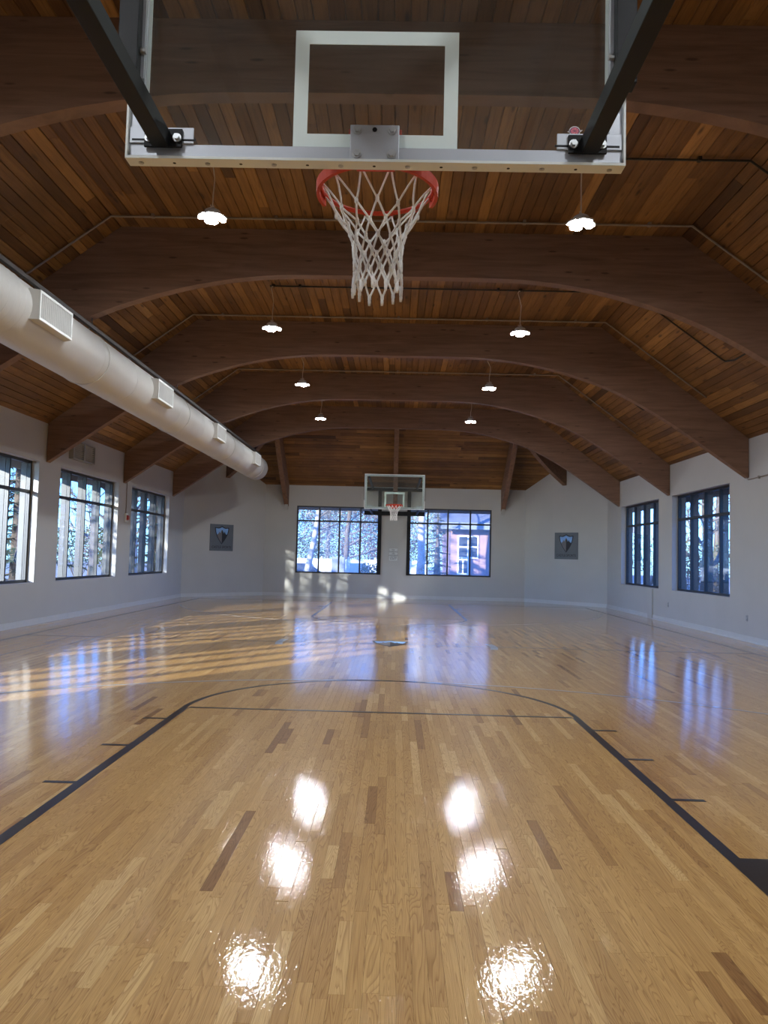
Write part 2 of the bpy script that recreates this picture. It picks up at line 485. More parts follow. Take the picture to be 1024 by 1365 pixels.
HWL, LW, L2 = 1.883, .070, .050
for end in (0, 1):
    def yy(v): return v if not end else COURT - v
    def seg(name, x0, x1, ya, yb, m='black_paint'): return line(name, x0, x1, min(yy(ya), yy(yb)), max(yy(ya), yy(yb)), m)
    for s in (-1, 1):
        a, b = sorted((s * (HWL - LW), s * HWL))
        seg('lane_line', a, b, -1.22, 4.56)
        a, b = sorted((s * HWL, s * (HWL + .20)))
        seg('lane_block', a, b, .914, 1.219)
        for k in range(3): seg('lane_mark', a, b, 2.146 + .954 * k - .022, 2.146 + .954 * k + .022)
    seg('free_throw_line', -HWL + LW, HWL - LW, 4.545, 4.59)
    if not end: arc('free_throw_arc', 0, 4.56, HWL - .05, HWL, 0, PI)
    else: arc('free_throw_arc', 0, COURT - 4.56, HWL - .05, HWL, PI, 2 * PI)
    seg('baseline', -6.1, 6.15, -1.27, -1.22)
    if not end: arc('three_point_line', 0, .38, 6.0, 6.05, math.radians(12), math.radians(168), 'pale_blue', 80)
    else: arc('three_point_line', 0, COURT - .38, 6.0, 6.05, math.radians(192), math.radians(348), 'pale_blue', 80)
line('half_court_line', -6.10, 6.15, COURT / 2 - .025, COURT / 2 + .025)
line('sideline', -6.15, -6.10, -1.27, COURT + 1.27); line('sideline', 6.15, 6.20, -1.27, COURT + 1.27)
for a in (0, PI): arc('center_circle_arc', 0, COURT / 2, 1.74, 1.86, a - .22, a + .22, 'blue_paint', 12)
# the shield emblem in the middle of the court and on the two posters: outline in unit coordinates
def shield(w, h, inset=0.0, n=14):
    pts = [(-.5, .42), (-.28, .40), (-.12, .44), (0, .5), (.12, .44), (.28, .40), (.5, .42)]
    side = [(.5 * (1 - (i / n) ** 1.9), .42 - .92 * i / n) for i in range(1, n + 1)]
    pts += side + [(-x, y) for x, y in side[-2::-1]]
    k = 1 - 2 * inset
    return [(x * w * k, y * h * (1 - 1.8 * inset)) for x, y in pts]
def castle(w, h, side):
    """jagged castle half below the sky of the shield; side -1 grey left half, +1 black right half"""
    top = [(0, .27), (.05, .27), (.05, .20), (.10, .20), (.10, .12), (.17, .12), (.17, .18), (.22, .18), (.22, .09), (.28, .09), (.28, .04), (.33, .04), (.33, .10), (.37, .10), (.37, .02), (.41, .02)]
    top = [(x * .98, y) for x, y in top]
    low = [(.442 * (1 - t ** 1.9), .895 * (.42 - .92 * t)) for t in (.46, .6, .72, .84, .93, 1.0)]
    top = [p for p in top if p[0] < .442 * (1 - .44 ** 1.9)]
    return [(side * a * w, b * h) for a, b in top + low]
def emblem(parent, w, h, fn, z0=0.0, t=.0012):
    def solid(name, poly, m, a, b):
        q = MB(); n = len(poly)
        cx = sum(p[0] for p in poly) / n; cy = sum(p[1] for p in poly) / n
        q.prism(poly, a, b, fn); return q.build(name, m, parent)
    solid('shield_outline', shield(w, h), 'logo_navy', z0, z0 + t)
    solid('shield_sky', shield(w, h, .07), 'logo_sky', z0 + t, z0 + 2 * t)
    solid('castle_silhouette', castle(w, h, -1), 'logo_grey', z0 + 2 * t, z0 + 3 * t)
    solid('castle_silhouette', castle(w, h, 1), 'logo_black', z0 + 2 * t, z0 + 3 * t)
emblem(floor, .62, .86, lambda u, v, d: (u + .06, v + COURT / 2 + .10, d), .0012, .0008)

# ------------------------------------------------------------------ walls
LWIN = [(12.80 - 4.267 * k, 16.12 - 4.267 * k) for k in (3, 2, 1, 0, -1)]
RWIN = [(13.00, 16.26), (17.22, 20.50)]
WZ0, WZ1 = .81, 3.16
def wall_side(name, xin, xout, wins, lab):
    b = MB(); x0, x1 = sorted((xin, xout)); y = YN
    top = ZW + .02
    for a, c in wins:
        b.box(x0, x1, y, a, 0, top); b.box(x0, x1, a, c, 0, WZ0); b.box(x0, x1, a, c, WZ1, top); y = c
    b.box(x0, x1, y, YC, 0, top)
    return b.build(name, 'paint', kind='structure', label=lab)
TH = .26
wl = wall_side('wall_left', WL, WL - TH, LWIN, 'white painted left wall with a row of tall windows')
wr = wall_side('wall_right', WR, WR + TH, RWIN, 'white painted right wall with two tall windows')
FWIN = [(-3.42, -.40), (.51, 3.50)]
FZ0, FZ1 = .83, 3.21
b = MB(); y0, y1 = YF, YF + TH
xs = [XC - CHX - .1] + [v for w in FWIN for v in w] + [XC + CHX + .1]
for i in range(0, 6, 2): b.box(xs[i], xs[i + 1], y0, y1, 0, ZW + .02)
for a, c in FWIN: b.box(a, c, y0, y1, 0, FZ0); b.box(a, c, y0, y1, FZ1, ZW + .02)
b.build('wall_far', 'paint', kind='structure', label='grey white end wall with two wide windows behind the far hoop')
for s, nm in ((-1, 'wall_corner_left'), (1, 'wall_corner_right')):
    xa = WL if s < 0 else WR; xb = XC + s * CHX
    ln = math.hypot(xb - xa, YF - YC); ux, uy = (xb - xa) / ln, (YF - YC) / ln
    nx, ny = (uy, -ux) if s > 0 else (-uy, ux)
    pk = ln * .5; zp = ZW + SLOPE * (YF - YC) * .5
    def fn(u, v, d, xa=xa, ux=ux, uy=uy, nx=nx, ny=ny): return (xa + ux * u + nx * d, YC + uy * u + ny * d, v)
    MB().strip([0, pk * .5, pk, pk * 1.5, ln], lambda u: 0, lambda u: ZW + .03 + (zp - ZW) * (1 - abs(u - pk) / pk), 0, .2, fn).build(nm, 'paint', kind='structure',
        label='angled white corner wall %s of the end wall' % ('left' if s < 0 else 'right'))
    MB().strip([0, ln], lambda u: 0, lambda u: .115, 0, -.016, fn).build('baseboard_corner_left' if s < 0 else 'baseboard_corner_right', 'base_white', kind='structure', label='white baseboard along the %s corner wall' % ('left' if s < 0 else 'right'))
MB().strip(np.linspace(WL, WR, 9).tolist() + [XC - KN, XC + KN] if False else sorted(np.linspace(WL, WR, 9).tolist() + [XC - KN, XC + KN]),
           lambda u: 0, lambda u: ztop(u) + .02, YN, YN - .25, lambda u, v, d: (u, d, v)).build('wall_near', 'paint', kind='structure', label='plain white gable wall at the near end')
box('baseboard_left', 'base_white', (WL, WL + .016, YN, YC, 0, .115), kind='structure', label='white baseboard along the left wall')
box('baseboard_right', 'base_white', (WR - .016, WR, YN, YC, 0, .115), kind='structure', label='white baseboard along the right wall')
box('baseboard_far', 'base_white', (XC - CHX, XC + CHX, YF - .016, YF, 0, .115), kind='structure', label='white baseboard along the end wall')
box('trim_1', 'base_white', (WR - .034, WR - .016, YN, YC, 0, .022), kind='structure', label='thin white shoe moulding at the foot of the right wall')
box('trim_2', 'paint', (WR - .035, WR, 17.62, 17.98, 0, WZ0 - .015), kind='structure', label='shallow boxed pipe chase under the far right window')

# ------------------------------------------------------------------ windows
wcount = 0
def side_window(a, c, side, lab):
    global wcount; wcount += 1
    xw = WL if side < 0 else WR
    xf = xw + side * .14                     # inner face of the frame
    w = empty('window_%d' % wcount, (xf, a, WZ0), kind='structure', label=lab)
    W_, H_ = c - a, WZ1 - WZ0
    def bx(name, m, y0, y1, z0, z1, d0, d1, **k):
        x0, x1 = sorted((side * d0, side * d1)); return box(name, m, (x0, x1, y0, y1, z0, z1), w, **k)
    f = .055
    bx('frame_rail', 'black_frame', 0, W_, 0, f, 0, .07); bx('frame_rail', 'black_frame', 0, W_, H_ - f, H_, 0, .07)
    bx('frame_stile', 'black_frame', 0, f, f, H_ - f, 0, .07); bx('frame_stile', 'black_frame', W_ - f, W_, f, H_ - f, 0, .07)
    tz = 2.56 - WZ0
    bx('transom', 'black_frame', f, W_ - f, tz - .03, tz + .03, -.004, .07)
    p = W_ / 4
    for k in (1, 2, 3): bx('mullion', 'black_frame', k * p - .025, k * p + .025, f, H_ - f, 0, .07)
    for k in range(4):
        ya, yb = max(f, k * p + .025), min(W_ - f, (k + 1) * p - .025)
        bx('pane', 'glass', ya, yb, f, tz - .03, .03, .036); bx('pane', 'glass', ya, yb, tz + .03, H_ - f, .03, .036)
    for k in range(5): bx('fin', 'fin', min(max(k * p - .03, 0), W_ - .06), min(max(k * p - .03, 0), W_ - .06) + .06, .0, H_, .075, .185)
    return w
ordl = ['beside the near end of the left wall', 'left of the near hoop', 'at the left edge of the view', 'second from the far left corner, beside the fire alarm', 'nearest the far left corner']
for (a, c), o in zip(LWIN, ordl): side_window(a, c, -1, 'tall black framed left wall window with deep fins, ' + o)
side_window(*RWIN[0], 1, 'tall black framed right wall window with bright gaps between dark fins, nearer one')
side_window(*RWIN[1], 1, 'tall black framed right wall window beside the far right corner')
def end_window(a, c, inner, lab):
    global wcount; wcount += 1
    w = empty('window_%d' % wcount, (a, YF, FZ0), kind='structure', label=lab)
    W_, H_ = c - a, FZ1 - FZ0
    def bx(name, m, x0, x1, z0, z1, d0=-.004, d1=.07): return box(name, m, (x0, x1, d0, d1, z0, z1), w)
    f = .05
    bx('frame_rail', 'black_frame', 0, W_, 0, f); bx('frame_rail', 'black_frame', 0, W_, H_ - f, H_)
    bx('frame_stile', 'black_frame', 0, f, f, H_ - f); bx('frame_stile', 'black_frame', W_ - f, W_, f, H_ - f)
    tz = 2.68 - FZ0
    bx('transom', 'black_frame', f, W_ - f, tz - .027, tz + .027)
    for k in inner: bx('mullion', 'black_frame', k - a - .026, k - a + .026, f, H_ - f)
    e = [f] + [v for k in inner for v in (k - a - .026, k - a + .026)] + [W_ - f]
    for i in range(0, len(e), 2):
        bx('pane', 'glass_hazed', e[i], e[i + 1], f, tz - .027, .03, .036); bx('pane', 'glass_hazed', e[i], e[i + 1], tz + .027, H_ - f, .03, .036)
end_window(*FWIN[0], (-2.61, -1.89, -1.145), 'wide black framed end wall window left of the far hoop, white fence outside')
end_window(*FWIN[1], (1.244, 1.96, 2.755), 'wide black framed end wall window right of the far hoop, red house outside')

# ------------------------------------------------------------------ ceiling boards
EX = 0.92       # how far the eaves stick out
b = MB()
def roof_fn(o): return lambda u, v, d: (u, d, v)
us = [XC - 6.9 - EX, XC - KN, XC + KN, XC + 6.9 + EX]
b.strip(us, lambda u: ztop(u) + .024, lambda u: ztop(u) + .16, YN - .3, YH, lambda u, v, d: (u, d, v))
# hipped end
def hip(x, y): return min(ztop(x), ZC - SLOPE * max(0, y - YH))
e = 6.9 - KN + EX
A = [(XC - KN, YH), (XC + KN, YH), (XC + KN + e, YH + e), (XC - KN - e, YH + e)]
Bl = [(XC - KN - e, YH), (XC - KN, YH), (XC - KN - e, YH + e)]
Br = [(XC + KN, YH), (XC + KN + e, YH), (XC + KN + e, YH + e)]
for poly in (A, Bl, Br):
    n = len(poly)
    b.add([(x, y, hip(x, y) + .024) for x, y in poly] + [(x, y, hip(x, y) + .16) for x, y in poly],
          [tuple(range(n))[::-1], tuple(range(n, 2 * n))] + [(i, (i + 1) % n, n + (i + 1) % n, n + i) for i in range(n)])
ceiling = b.build('ceiling', 'backing', kind='structure', label='brown stained board ceiling, flat in the middle and sloping to the walls')
BW = .1405; CL = [2.1, 2.7, 3.4, 4.2]
cs, sn = 1 / math.sqrt(1 + SLOPE ** 2), SLOPE / math.sqrt(1 + SLOPE ** 2)
ANG = math.atan(SLOPE)
boards = []     # centre x, y, z, roll about y, length class
def run_rows(xz, y1, rollang):
    y = YN - random.random() * 3
    while y < y1:
        c = random.choices(range(4), (1, 2, 3, 2))[0]
        boards.append((xz[0], y + CL[c] / 2, xz[1], rollang, c)); y += CL[c]
n = int(round(2 * KN / BW)); bw = 2 * KN / n
for i in range(n): run_rows((XC - KN + (i + .5) * bw, ZC), YH + .05, 0)
rows = int((6.9 - KN + EX) / cs / BW)
for s in (-1, 1):
    for i in range(rows):
        t = (i + .5) * BW
        run_rows((XC + s * (KN + t * cs), ZC - t * sn), YH + .1 + t * cs, s * ANG)
bt = np.clip(rng.normal(.5, .2, len(boards)), 0, 1)
bs = []
for i, (x, y, z, r, c) in enumerate(boards):
    best = max(score(x, y + dy, z, CL[c], BW) for dy in (-CL[c] * .4, 0, CL[c] * .4))
    bs.append(best)
rk = sorted(range(len(boards)), key=lambda i: -bs[i]); nearb = set(rk[:300])
cm = []
G2 = .009
for c in range(4):
    h, l = BW / 2, CL[c] / 2
    b = MB()
    # bottom face chamfered along both long edges: reads as a V joint
    prof = [(-h + .001, .020), (-h + .0015, .009), (-h + G2, 0), (h - G2, 0), (h - .0015, .009), (h - .001, .020)]
    b.prism(prof, -l + .0015, l - .0015, lambda u, v, d: (u, d, v))
    me = b.mesh('board'); me.materials.append(MT['pine']); cm.append(me)
rest = []
for i, (x, y, z, r, c) in enumerate(boards):
    if i in nearb:
        o = bpy.data.objects.new('ceiling_board', cm[c]); COL.objects.link(o); o.parent = ceiling
        o.location = (x, y, z); o.rotation_euler = (0, r, 0); o['tint'] = float(bt[i])
    else: rest.append(i)
def board_frames(items, ydir=True):
    fr = np.zeros((len(items), 8, 3))
    for q, (x, y, z, r, ln) in enumerate(items):
        for k, (sx, sy, up) in enumerate([(-1, -1, 0), (1, -1, 0), (1, 1, 0), (-1, 1, 0), (-1, -1, 1), (1, -1, 1), (1, 1, 1), (-1, 1, 1)]):
            u = sx * (BW / 2 - .005); v = .02 * up; w = sy * (ln / 2 - .0015)
            if ydir: fr[q, k] = (x + u * math.cos(r) + v * math.sin(r), y + w, z - u * math.sin(r) + v * math.cos(r))
            else: fr[q, k] = (x + w, y + u * math.cos(r) + v * math.sin(r), z - u * math.sin(r) + v * math.cos(r))
    return fr
joined_boxes('ceiling_boards', board_frames([(*boards[i][:4], CL[boards[i][4]]) for i in rest]), bt[rest], 'pine_far', ceiling, kind='stuff')
hb = []
for i in range(rows):
    t = (i + .5) * BW; half = KN + t * cs + .1
    x = XC - half - random.random()
    while x < XC + half:
        ln = random.choice(CL); x1 = min(x + ln, XC + half); x0 = max(x, XC - half)
        if x1 > x0 + .05: hb.append(((x0 + x1) / 2, YH + t * cs, ZC - t * sn, ANG, x1 - x0))
        x += ln
hbt = np.clip(rng.normal(.5, .2, len(hb)), 0, 1)
for kk, it in enumerate(hb):
    me = None
fr = board_frames(hb, False)
joined_boxes('end_slope_boards', fr, hbt, 'pine_x', ceiling, kind='stuff')
# fascia boards at the eaves
ez = ZC - SLOPE * (6.9 - KN + EX)
box('trim_3', 'eave', (XC - 6.9 - EX - .03, XC - 6.9 - EX, YN, YF + EX, ez - .14, ez + .16), kind='structure', label='grey fascia board outside the left windows')
box('trim_4', 'eave', (XC + 6.9 + EX, XC + 6.9 + EX + .03, YN, YF + EX, ez - .14, ez + .16), kind='structure', label='grey fascia board outside the right windows')
box('trim_5', 'eave', (XC - 6.9 - EX, XC + 6.9 + EX, YF + EX, YF + EX + .03, ez - .14, ez + .16), kind='structure', label='grey fascia board outside the end windows')

# ------------------------------------------------------------------ arched beams
BC = [(0, 5.445), (1.0, 5.445), (1.9, 5.42), (2.5, 5.345), (3.05, 5.235), (3.6, 5.08), (4.0, 4.945), (4.4, 4.775), (4.8, 4.565), (5.25, 4.30), (5.8, 3.935), (6.35, 3.55), (6.9, 3.17)]
bx_, bz_ = np.array([p[0] for p in BC]), np.array([p[1] for p in BC])
dd = np.gradient(bz_, bx_)
def zbot(x):
    a = abs(x - XC); i = int(min(max(np.searchsorted(bx_, a) - 1, 0), len(BC) - 2)); h = bx_[i + 1] - bx_[i]; t = min(1, (a - bx_[i]) / h)
    return float((2 * t ** 3 - 3 * t ** 2 + 1) * bz_[i] + (t ** 3 - 2 * t ** 2 + t) * h * dd[i] + (-2 * t ** 3 + 3 * t ** 2) * bz_[i + 1] + (t ** 3 - t ** 2) * h * dd[i + 1])
xsb = sorted(set(np.linspace(WL + .01, WR - .01, 73).tolist() + [XC - KN, XC + KN]))
bl = ['out of view behind the camera', 'just in front of the near backboard', 'nearest one seen through the backboard glass', 'behind the two nearest lamps', 'behind the second pair of lamps', 'behind the third pair of lamps', 'farthest one, at the sloping end of the ceiling']
for y, lb in zip(BEAMS, bl):
    MB().strip(xsb, zbot, lambda u: ztop(u) - .002, y - BT / 2, y + BT / 2, lambda u, v, d: (u, d, v)).build('arched_beam', 'beam', kind='structure', label='brown glue laminated arched beam, ' + lb)
# rafters of the hipped end
def rafter(p0, p1, z0t, z1t, lab, corbel=True):
    """from p0 (upper end) to p1 (lower end, at the wall); tops z0t..z1t"""
    v = Vector((p1[0] - p0[0], p1[1] - p0[1], 0)); ln = v.length; v /= ln; nrm = Vector((-v.y, v.x, 0))
    def hi(u): return z0t + (z1t - z0t) * max(0, u / ln) - .004
    def lo(u):
        t = u / ln; return hi(u) - (.66 + .14 * math.sin(t * PI) + .10 * t)
    def fn(u, z, d): q = Vector((p0[0], p0[1], 0)) + v * u + nrm * d; return (q.x, q.y, z)
    r = MB().strip(np.linspace(0, ln, 14).tolist(), lo, hi, -.075, .075, fn).build('hip_rafter', 'beam_y', kind='structure', label=lab)
    if corbel:
        MB().strip([ln - .10, ln - .002], lambda u: lo(ln) - .12, lambda u: lo(u) - .001, -.06, .06, fn).build('corbel', 'paint', r)
for x, lb in ((-3.80, 'left of the far hoop'), (XC, 'above the far hoop'), (3.90, 'right of the far hoop')):
    rafter((x, BEAMS[-1] + BT / 2), (x, YF), ZC + .5, ZW, 'short brown rafter on the end wall ' + lb) if False else \
    rafter((x, YH - .3), (x, YF), ZC + SLOPE * .3, ZW, 'short brown rafter on the end wall ' + lb)
hx_ = (6.9 - KN) - (YF - YC) / 2
for s in (-1, 1):
    rafter((XC + s * (KN - .3), YH - .3), (XC + s * (KN + hx_), YH + hx_), ZC + SLOPE * .3, ZC - SLOPE * hx_, 'brown diagonal hip rafter in the far %s corner' % ('left' if s < 0 else 'right'), False)

# ------------------------------------------------------------------ conduits on the ceiling
def run_conduit(y, z_off, r, m, lab, x0, x1, drop_l, drop_r, extra=None):
    pts = []
    o = z_off
    if drop_l: pts += [(XC - KN - drop_l, y, ztop(XC - KN - drop_l) - o * 1.25), (XC - KN + .02, y, ZC - o * 1.1)]
    else: pts.append((x0, y, ZC - o))
    if drop_r: pts += [(XC + KN - .02, y, ZC - o * 1.1), (XC + KN + drop_r, y, ztop(XC + KN + drop_r) - o * 1.25)]
    else: pts.append((x1, y, ZC - o))
    if extra: pts += extra
    c = empty('ceiling_conduit', (XC, y, ZC), kind='structure', label=lab)
    q = [(p[0] - XC, p[1] - y, p[2] - ZC) for p in pts]
    MB().tube(q, r, 8).build('conduit_pipe', m, c, smooth=True)
    for sx in np.linspace(-3.4, 3.4, 5):
        if (drop_l or sx > x0 - XC):
            MB().box(sx - .02, sx + .02, -.03, .03, -o - r - .003, 0).build('conduit_clip', m, c)
    return c
for k, y in enumerate(BEAMS[1:6]):
    run_conduit(y - .50, .035, .016, 'conduit', ['grey conduit crossing the ceiling above the near backboard', 'grey conduit crossing the ceiling in front of the nearest full beam', 'grey conduit crossing the ceiling just above the two nearest lamps', 'grey conduit crossing the ceiling behind the second pair of lamps', 'grey conduit crossing the ceiling behind the third pair of lamps'][k], 0, 0, 1.9, 1.9)
run_conduit(LAMPY[2] - .07, .03, .014, 'conduit_dark', 'black conduit on the ceiling behind the near backboard feeding the nearest lamps', -2.1, 0, 0, 2.2)
for k in (3, 4, 5):
    yk = LAMPY[k]
    ex = [(XC + KN + 1.55, yk - .02, ztop(XC + KN + 1.55) - .04), (XC + KN + 1.60, yk - .25, ztop(XC + KN + 1.60) - .04), (XC + KN + 1.60, yk - 1.4, ztop(XC + KN + 1.60) - .04)]
    run_conduit(yk, .03, .014, 'conduit_dark', ['black conduit feeding the second pair of lamps', 'black conduit feeding the third pair of lamps', 'black conduit feeding the farthest pair of lamps'][k - 3], -2.15, 0, 0, 1.5, ex)

# ------------------------------------------------------------------ lamps: LED heads with four tilted panels on a cord
def make_lamp():
    r = empty('pendant_lamp')
    MB().lathe([(.03, .75), (.034, .745), (.034, .72), (.012, .70)], (0, 0, 0), 12).build('ceiling_hook', 'conduit_dark', r)
    pts = [(0, 0, .71), (-.05, 0, .70), (-.065, .01, .66), (-.03, .0, .58), (.028, 0, .47), (.020, 0, .36), (.002, 0, .25), (0, 0, .16), (0, 0, .09)]
    MB().tube(pts, .008, 6).build('cord', 'cord', r, smooth=True)
    MB().tube([(0, 0, .12), (.03, 0, .14), (.055, .01, .12), (.03, .02, .10), (-.03, .01, .12), (-.06, 0, .10)], .008, 6).build('cord_loop', 'cord', r, smooth=True)
    MB().lathe([(.02, .10), (.045, .09), (.085, .065), (.10, .035), (.095, .0), (.03, -.01)], (0, 0, 0), 18).build('heat_sink', 'lamp_body', r, smooth=True)
    MB().lathe([(.055, -.008), (.055, -.022), (.02, -.026)], (0, 0, 0), 14).build('center_light', 'led', r)
    for k in range(4):
        a = k * PI / 2 + .5
        R = Matrix.Rotation(a, 3, 'Z') @ Matrix.Translation((0, 0, 0)).to_3x3() @ Matrix.Rotation(math.radians(12), 3, 'Y')
        def tf(x, y, z): q = R @ Vector((x, y, z)); return (q.x, q.y, q.z + .012)
        o1, o2 = [(.06, -.055), (.125, -.085), (.165, -.05), (.165, .05), (.125, .085), (.06, .055)], [(.066, -.048), (.122, -.074), (.157, -.044), (.157, .044), (.122, .074), (.066, .048)]
        ar = MB().prism(o1, -.004, .014, tf).build('light_panel', 'lamp_body', r)
        MB().prism(o2, -.010, -.0045, tf).build('diffuser', 'led', ar)
    return r
lamp0 = make_lamp()
pair = ['out of view beside the near end wall', 'above and behind the near backboard, out of view', 'of the nearest pair in view', 'of the second pair in view', 'of the third pair in view', 'of the farthest pair']
first = True
for y, lb in zip(LAMPY, pair):
    for s in (-1, 1):
        o = lamp0 if first else copy_tree(lamp0); first = False
        o.location = (.03 + s * 2.12, y, 5.345); o.rotation_euler = (0, 0, random.random() * 1.5)
        o['label'] = 'lit white LED pendant lamp, %s one %s' % ('left' if s < 0 else 'right', lb); o['category'] = 'lamp'; o['group'] = 'pendant lamps hanging from the ceiling'

# ------------------------------------------------------------------ air duct on the left
DX, DZ, DR, D0, D1 = -4.41, 4.20, .375, YN + .02, 21.45
duct = empty('air_duct', (DX, D0, DZ), label='long round white air duct hanging along the left side of the hall', category='air duct')
def ring(y, r, n=40, dx=0): return [(r * math.cos(2 * PI * j / n), y - D0, r * math.sin(2 * PI * j / n)) for j in range(n)]
def ringsurf(stations, name, m, parent, n=40, cap=False):
    b = MB(); vs = []; fs = []
    for y, r in stations: vs += ring(y, r, n)
    for i in range(len(stations) - 1):
        for j in range(n): fs.append((i * n + j, i * n + (j + 1) % n, (i + 1) * n + (j + 1) % n, (i + 1) * n + j))
    if cap: fs.append(tuple(range((len(stations) - 1) * n, len(stations) * n)))
    return b.add(vs, fs).build(name, m, parent, smooth=True)
seams = [D0, -1.6, .55, 2.7, 4.85, 7.8, 9.15, 11.6, 13.45, 15.9, 17.75, 19.8, D1]
for a, c in zip(seams[:-1], seams[1:]):
    sct = ringsurf([(a, DR - .004), (a + .012, DR), (c - .012, DR), (c, DR - .004)], 'duct_section', 'duct', duct)
    ringsurf([(c - .03, DR + .001), (c - .02, DR + .004), (c + .02, DR + .004), (c + .03, DR + .001)], 'seam_band', 'duct', sct)
for q in (5.0, 5.12, 5.24, 5.36, 5.48): ringsurf([(q - .012, DR), (q, DR + .006), (q + .012, DR)], 'rib', 'duct', duct)
ringsurf([(D1, DR), (D1 + .03, DR - .01), (D1 + .06, DR - .05), (D1 + .075, DR - .15), (D1 + .08, .01)], 'end_cap', 'duct', duct, cap=True)
XF = -3.97 - DX
for y in (5.64, 9.95, 14.25, 18.95):
    y0, y1, z0, z1 = y - D0, y + .86 - D0, 4.05 - DZ, 4.39 - DZ
    oc = MB().add([(.05, y0 - .12, z0 - .02), (XF, y0, z0), (XF, y1, z0), (.05, y1 + .12, z0 - .02), (.05, y0 - .12, z1 + .02), (XF, y0, z1), (XF, y1, z1), (.05, y1 + .12, z1 + .02)],
                  [(0, 3, 2, 1), (4, 5, 6, 7), (0, 1, 5, 4), (1, 2, 6, 5), (2, 3, 7, 6)]).build('outlet_collar', 'duct', duct)
    b = MB()
    f = .030
    b.box(XF, XF + .012, y0, y1, z0, z0 + f).box(XF, XF + .012, y0, y1, z1 - f, z1).box(XF, XF + .012, y0, y0 + f, z0 + f, z1 - f).box(XF, XF + .012, y1 - f, y1, z0 + f, z1 - f)
    b.build('grille_frame', 'board_white', oc)
    box('grille_back', 'grille_dark', (XF - .02, XF - .016, y0 + f, y1 - f, z0 + f, z1 - f), oc)
    m_ = None
    for j in range(17):
        yb = y0 + f + (j + .5) * (y1 - y0 - 2 * f) / 17
        if m_ is None:
            b = MB(); b.add([(-.012, -.009, z0 + f), (.010, .009, z0 + f), (.012, .007, z0 + f), (-.010, -.011, z0 + f), (-.012, -.009, z1 - f), (.010, .009, z1 - f), (.012, .007, z1 - f), (-.010, -.011, z1 - f)],
                            [(0, 3, 2, 1), (4, 5, 6, 7), (0, 1, 5, 4), (1, 2, 6, 5), (2, 3, 7, 6), (3, 0, 4, 7)]); m_ = b.mesh('slat'); m_.materials.append(MT['grille'])
        o = bpy.data.objects.new('slat', m_); COL.objects.link(o); o.parent = oc; o.location = (XF, yb, 0)
# hanger rail above the duct, with rods up to the beams
rx, rz = .10, DR + .085
box('hanger_rail', 'rail_dark', (rx - .025, rx + .025, 0, D1 - D0, rz - .03, rz + .02), duct)
for y in BEAMS:
    if y > D1: continue
    x_ = DX + rx
    MB().cyl((rx, y - D0, rz), (rx, y - D0, zbot(x_) - DZ + .004), .008, 8).build('hanger_rod', 'conduit_dark', duct)
    b = MB(); n = 28
    for q in range(1): b.tube([(  (DR + .006) * math.cos(2 * PI * j / n), y - D0, (DR + .006) * math.sin(2 * PI * j / n)) for j in range(n)], .007, 5, closed=True)
    b.cyl((0, y - D0, DR), (rx, y - D0, rz), .007, 6); b.build('hanger_strap', 'duct', duct, smooth=True)

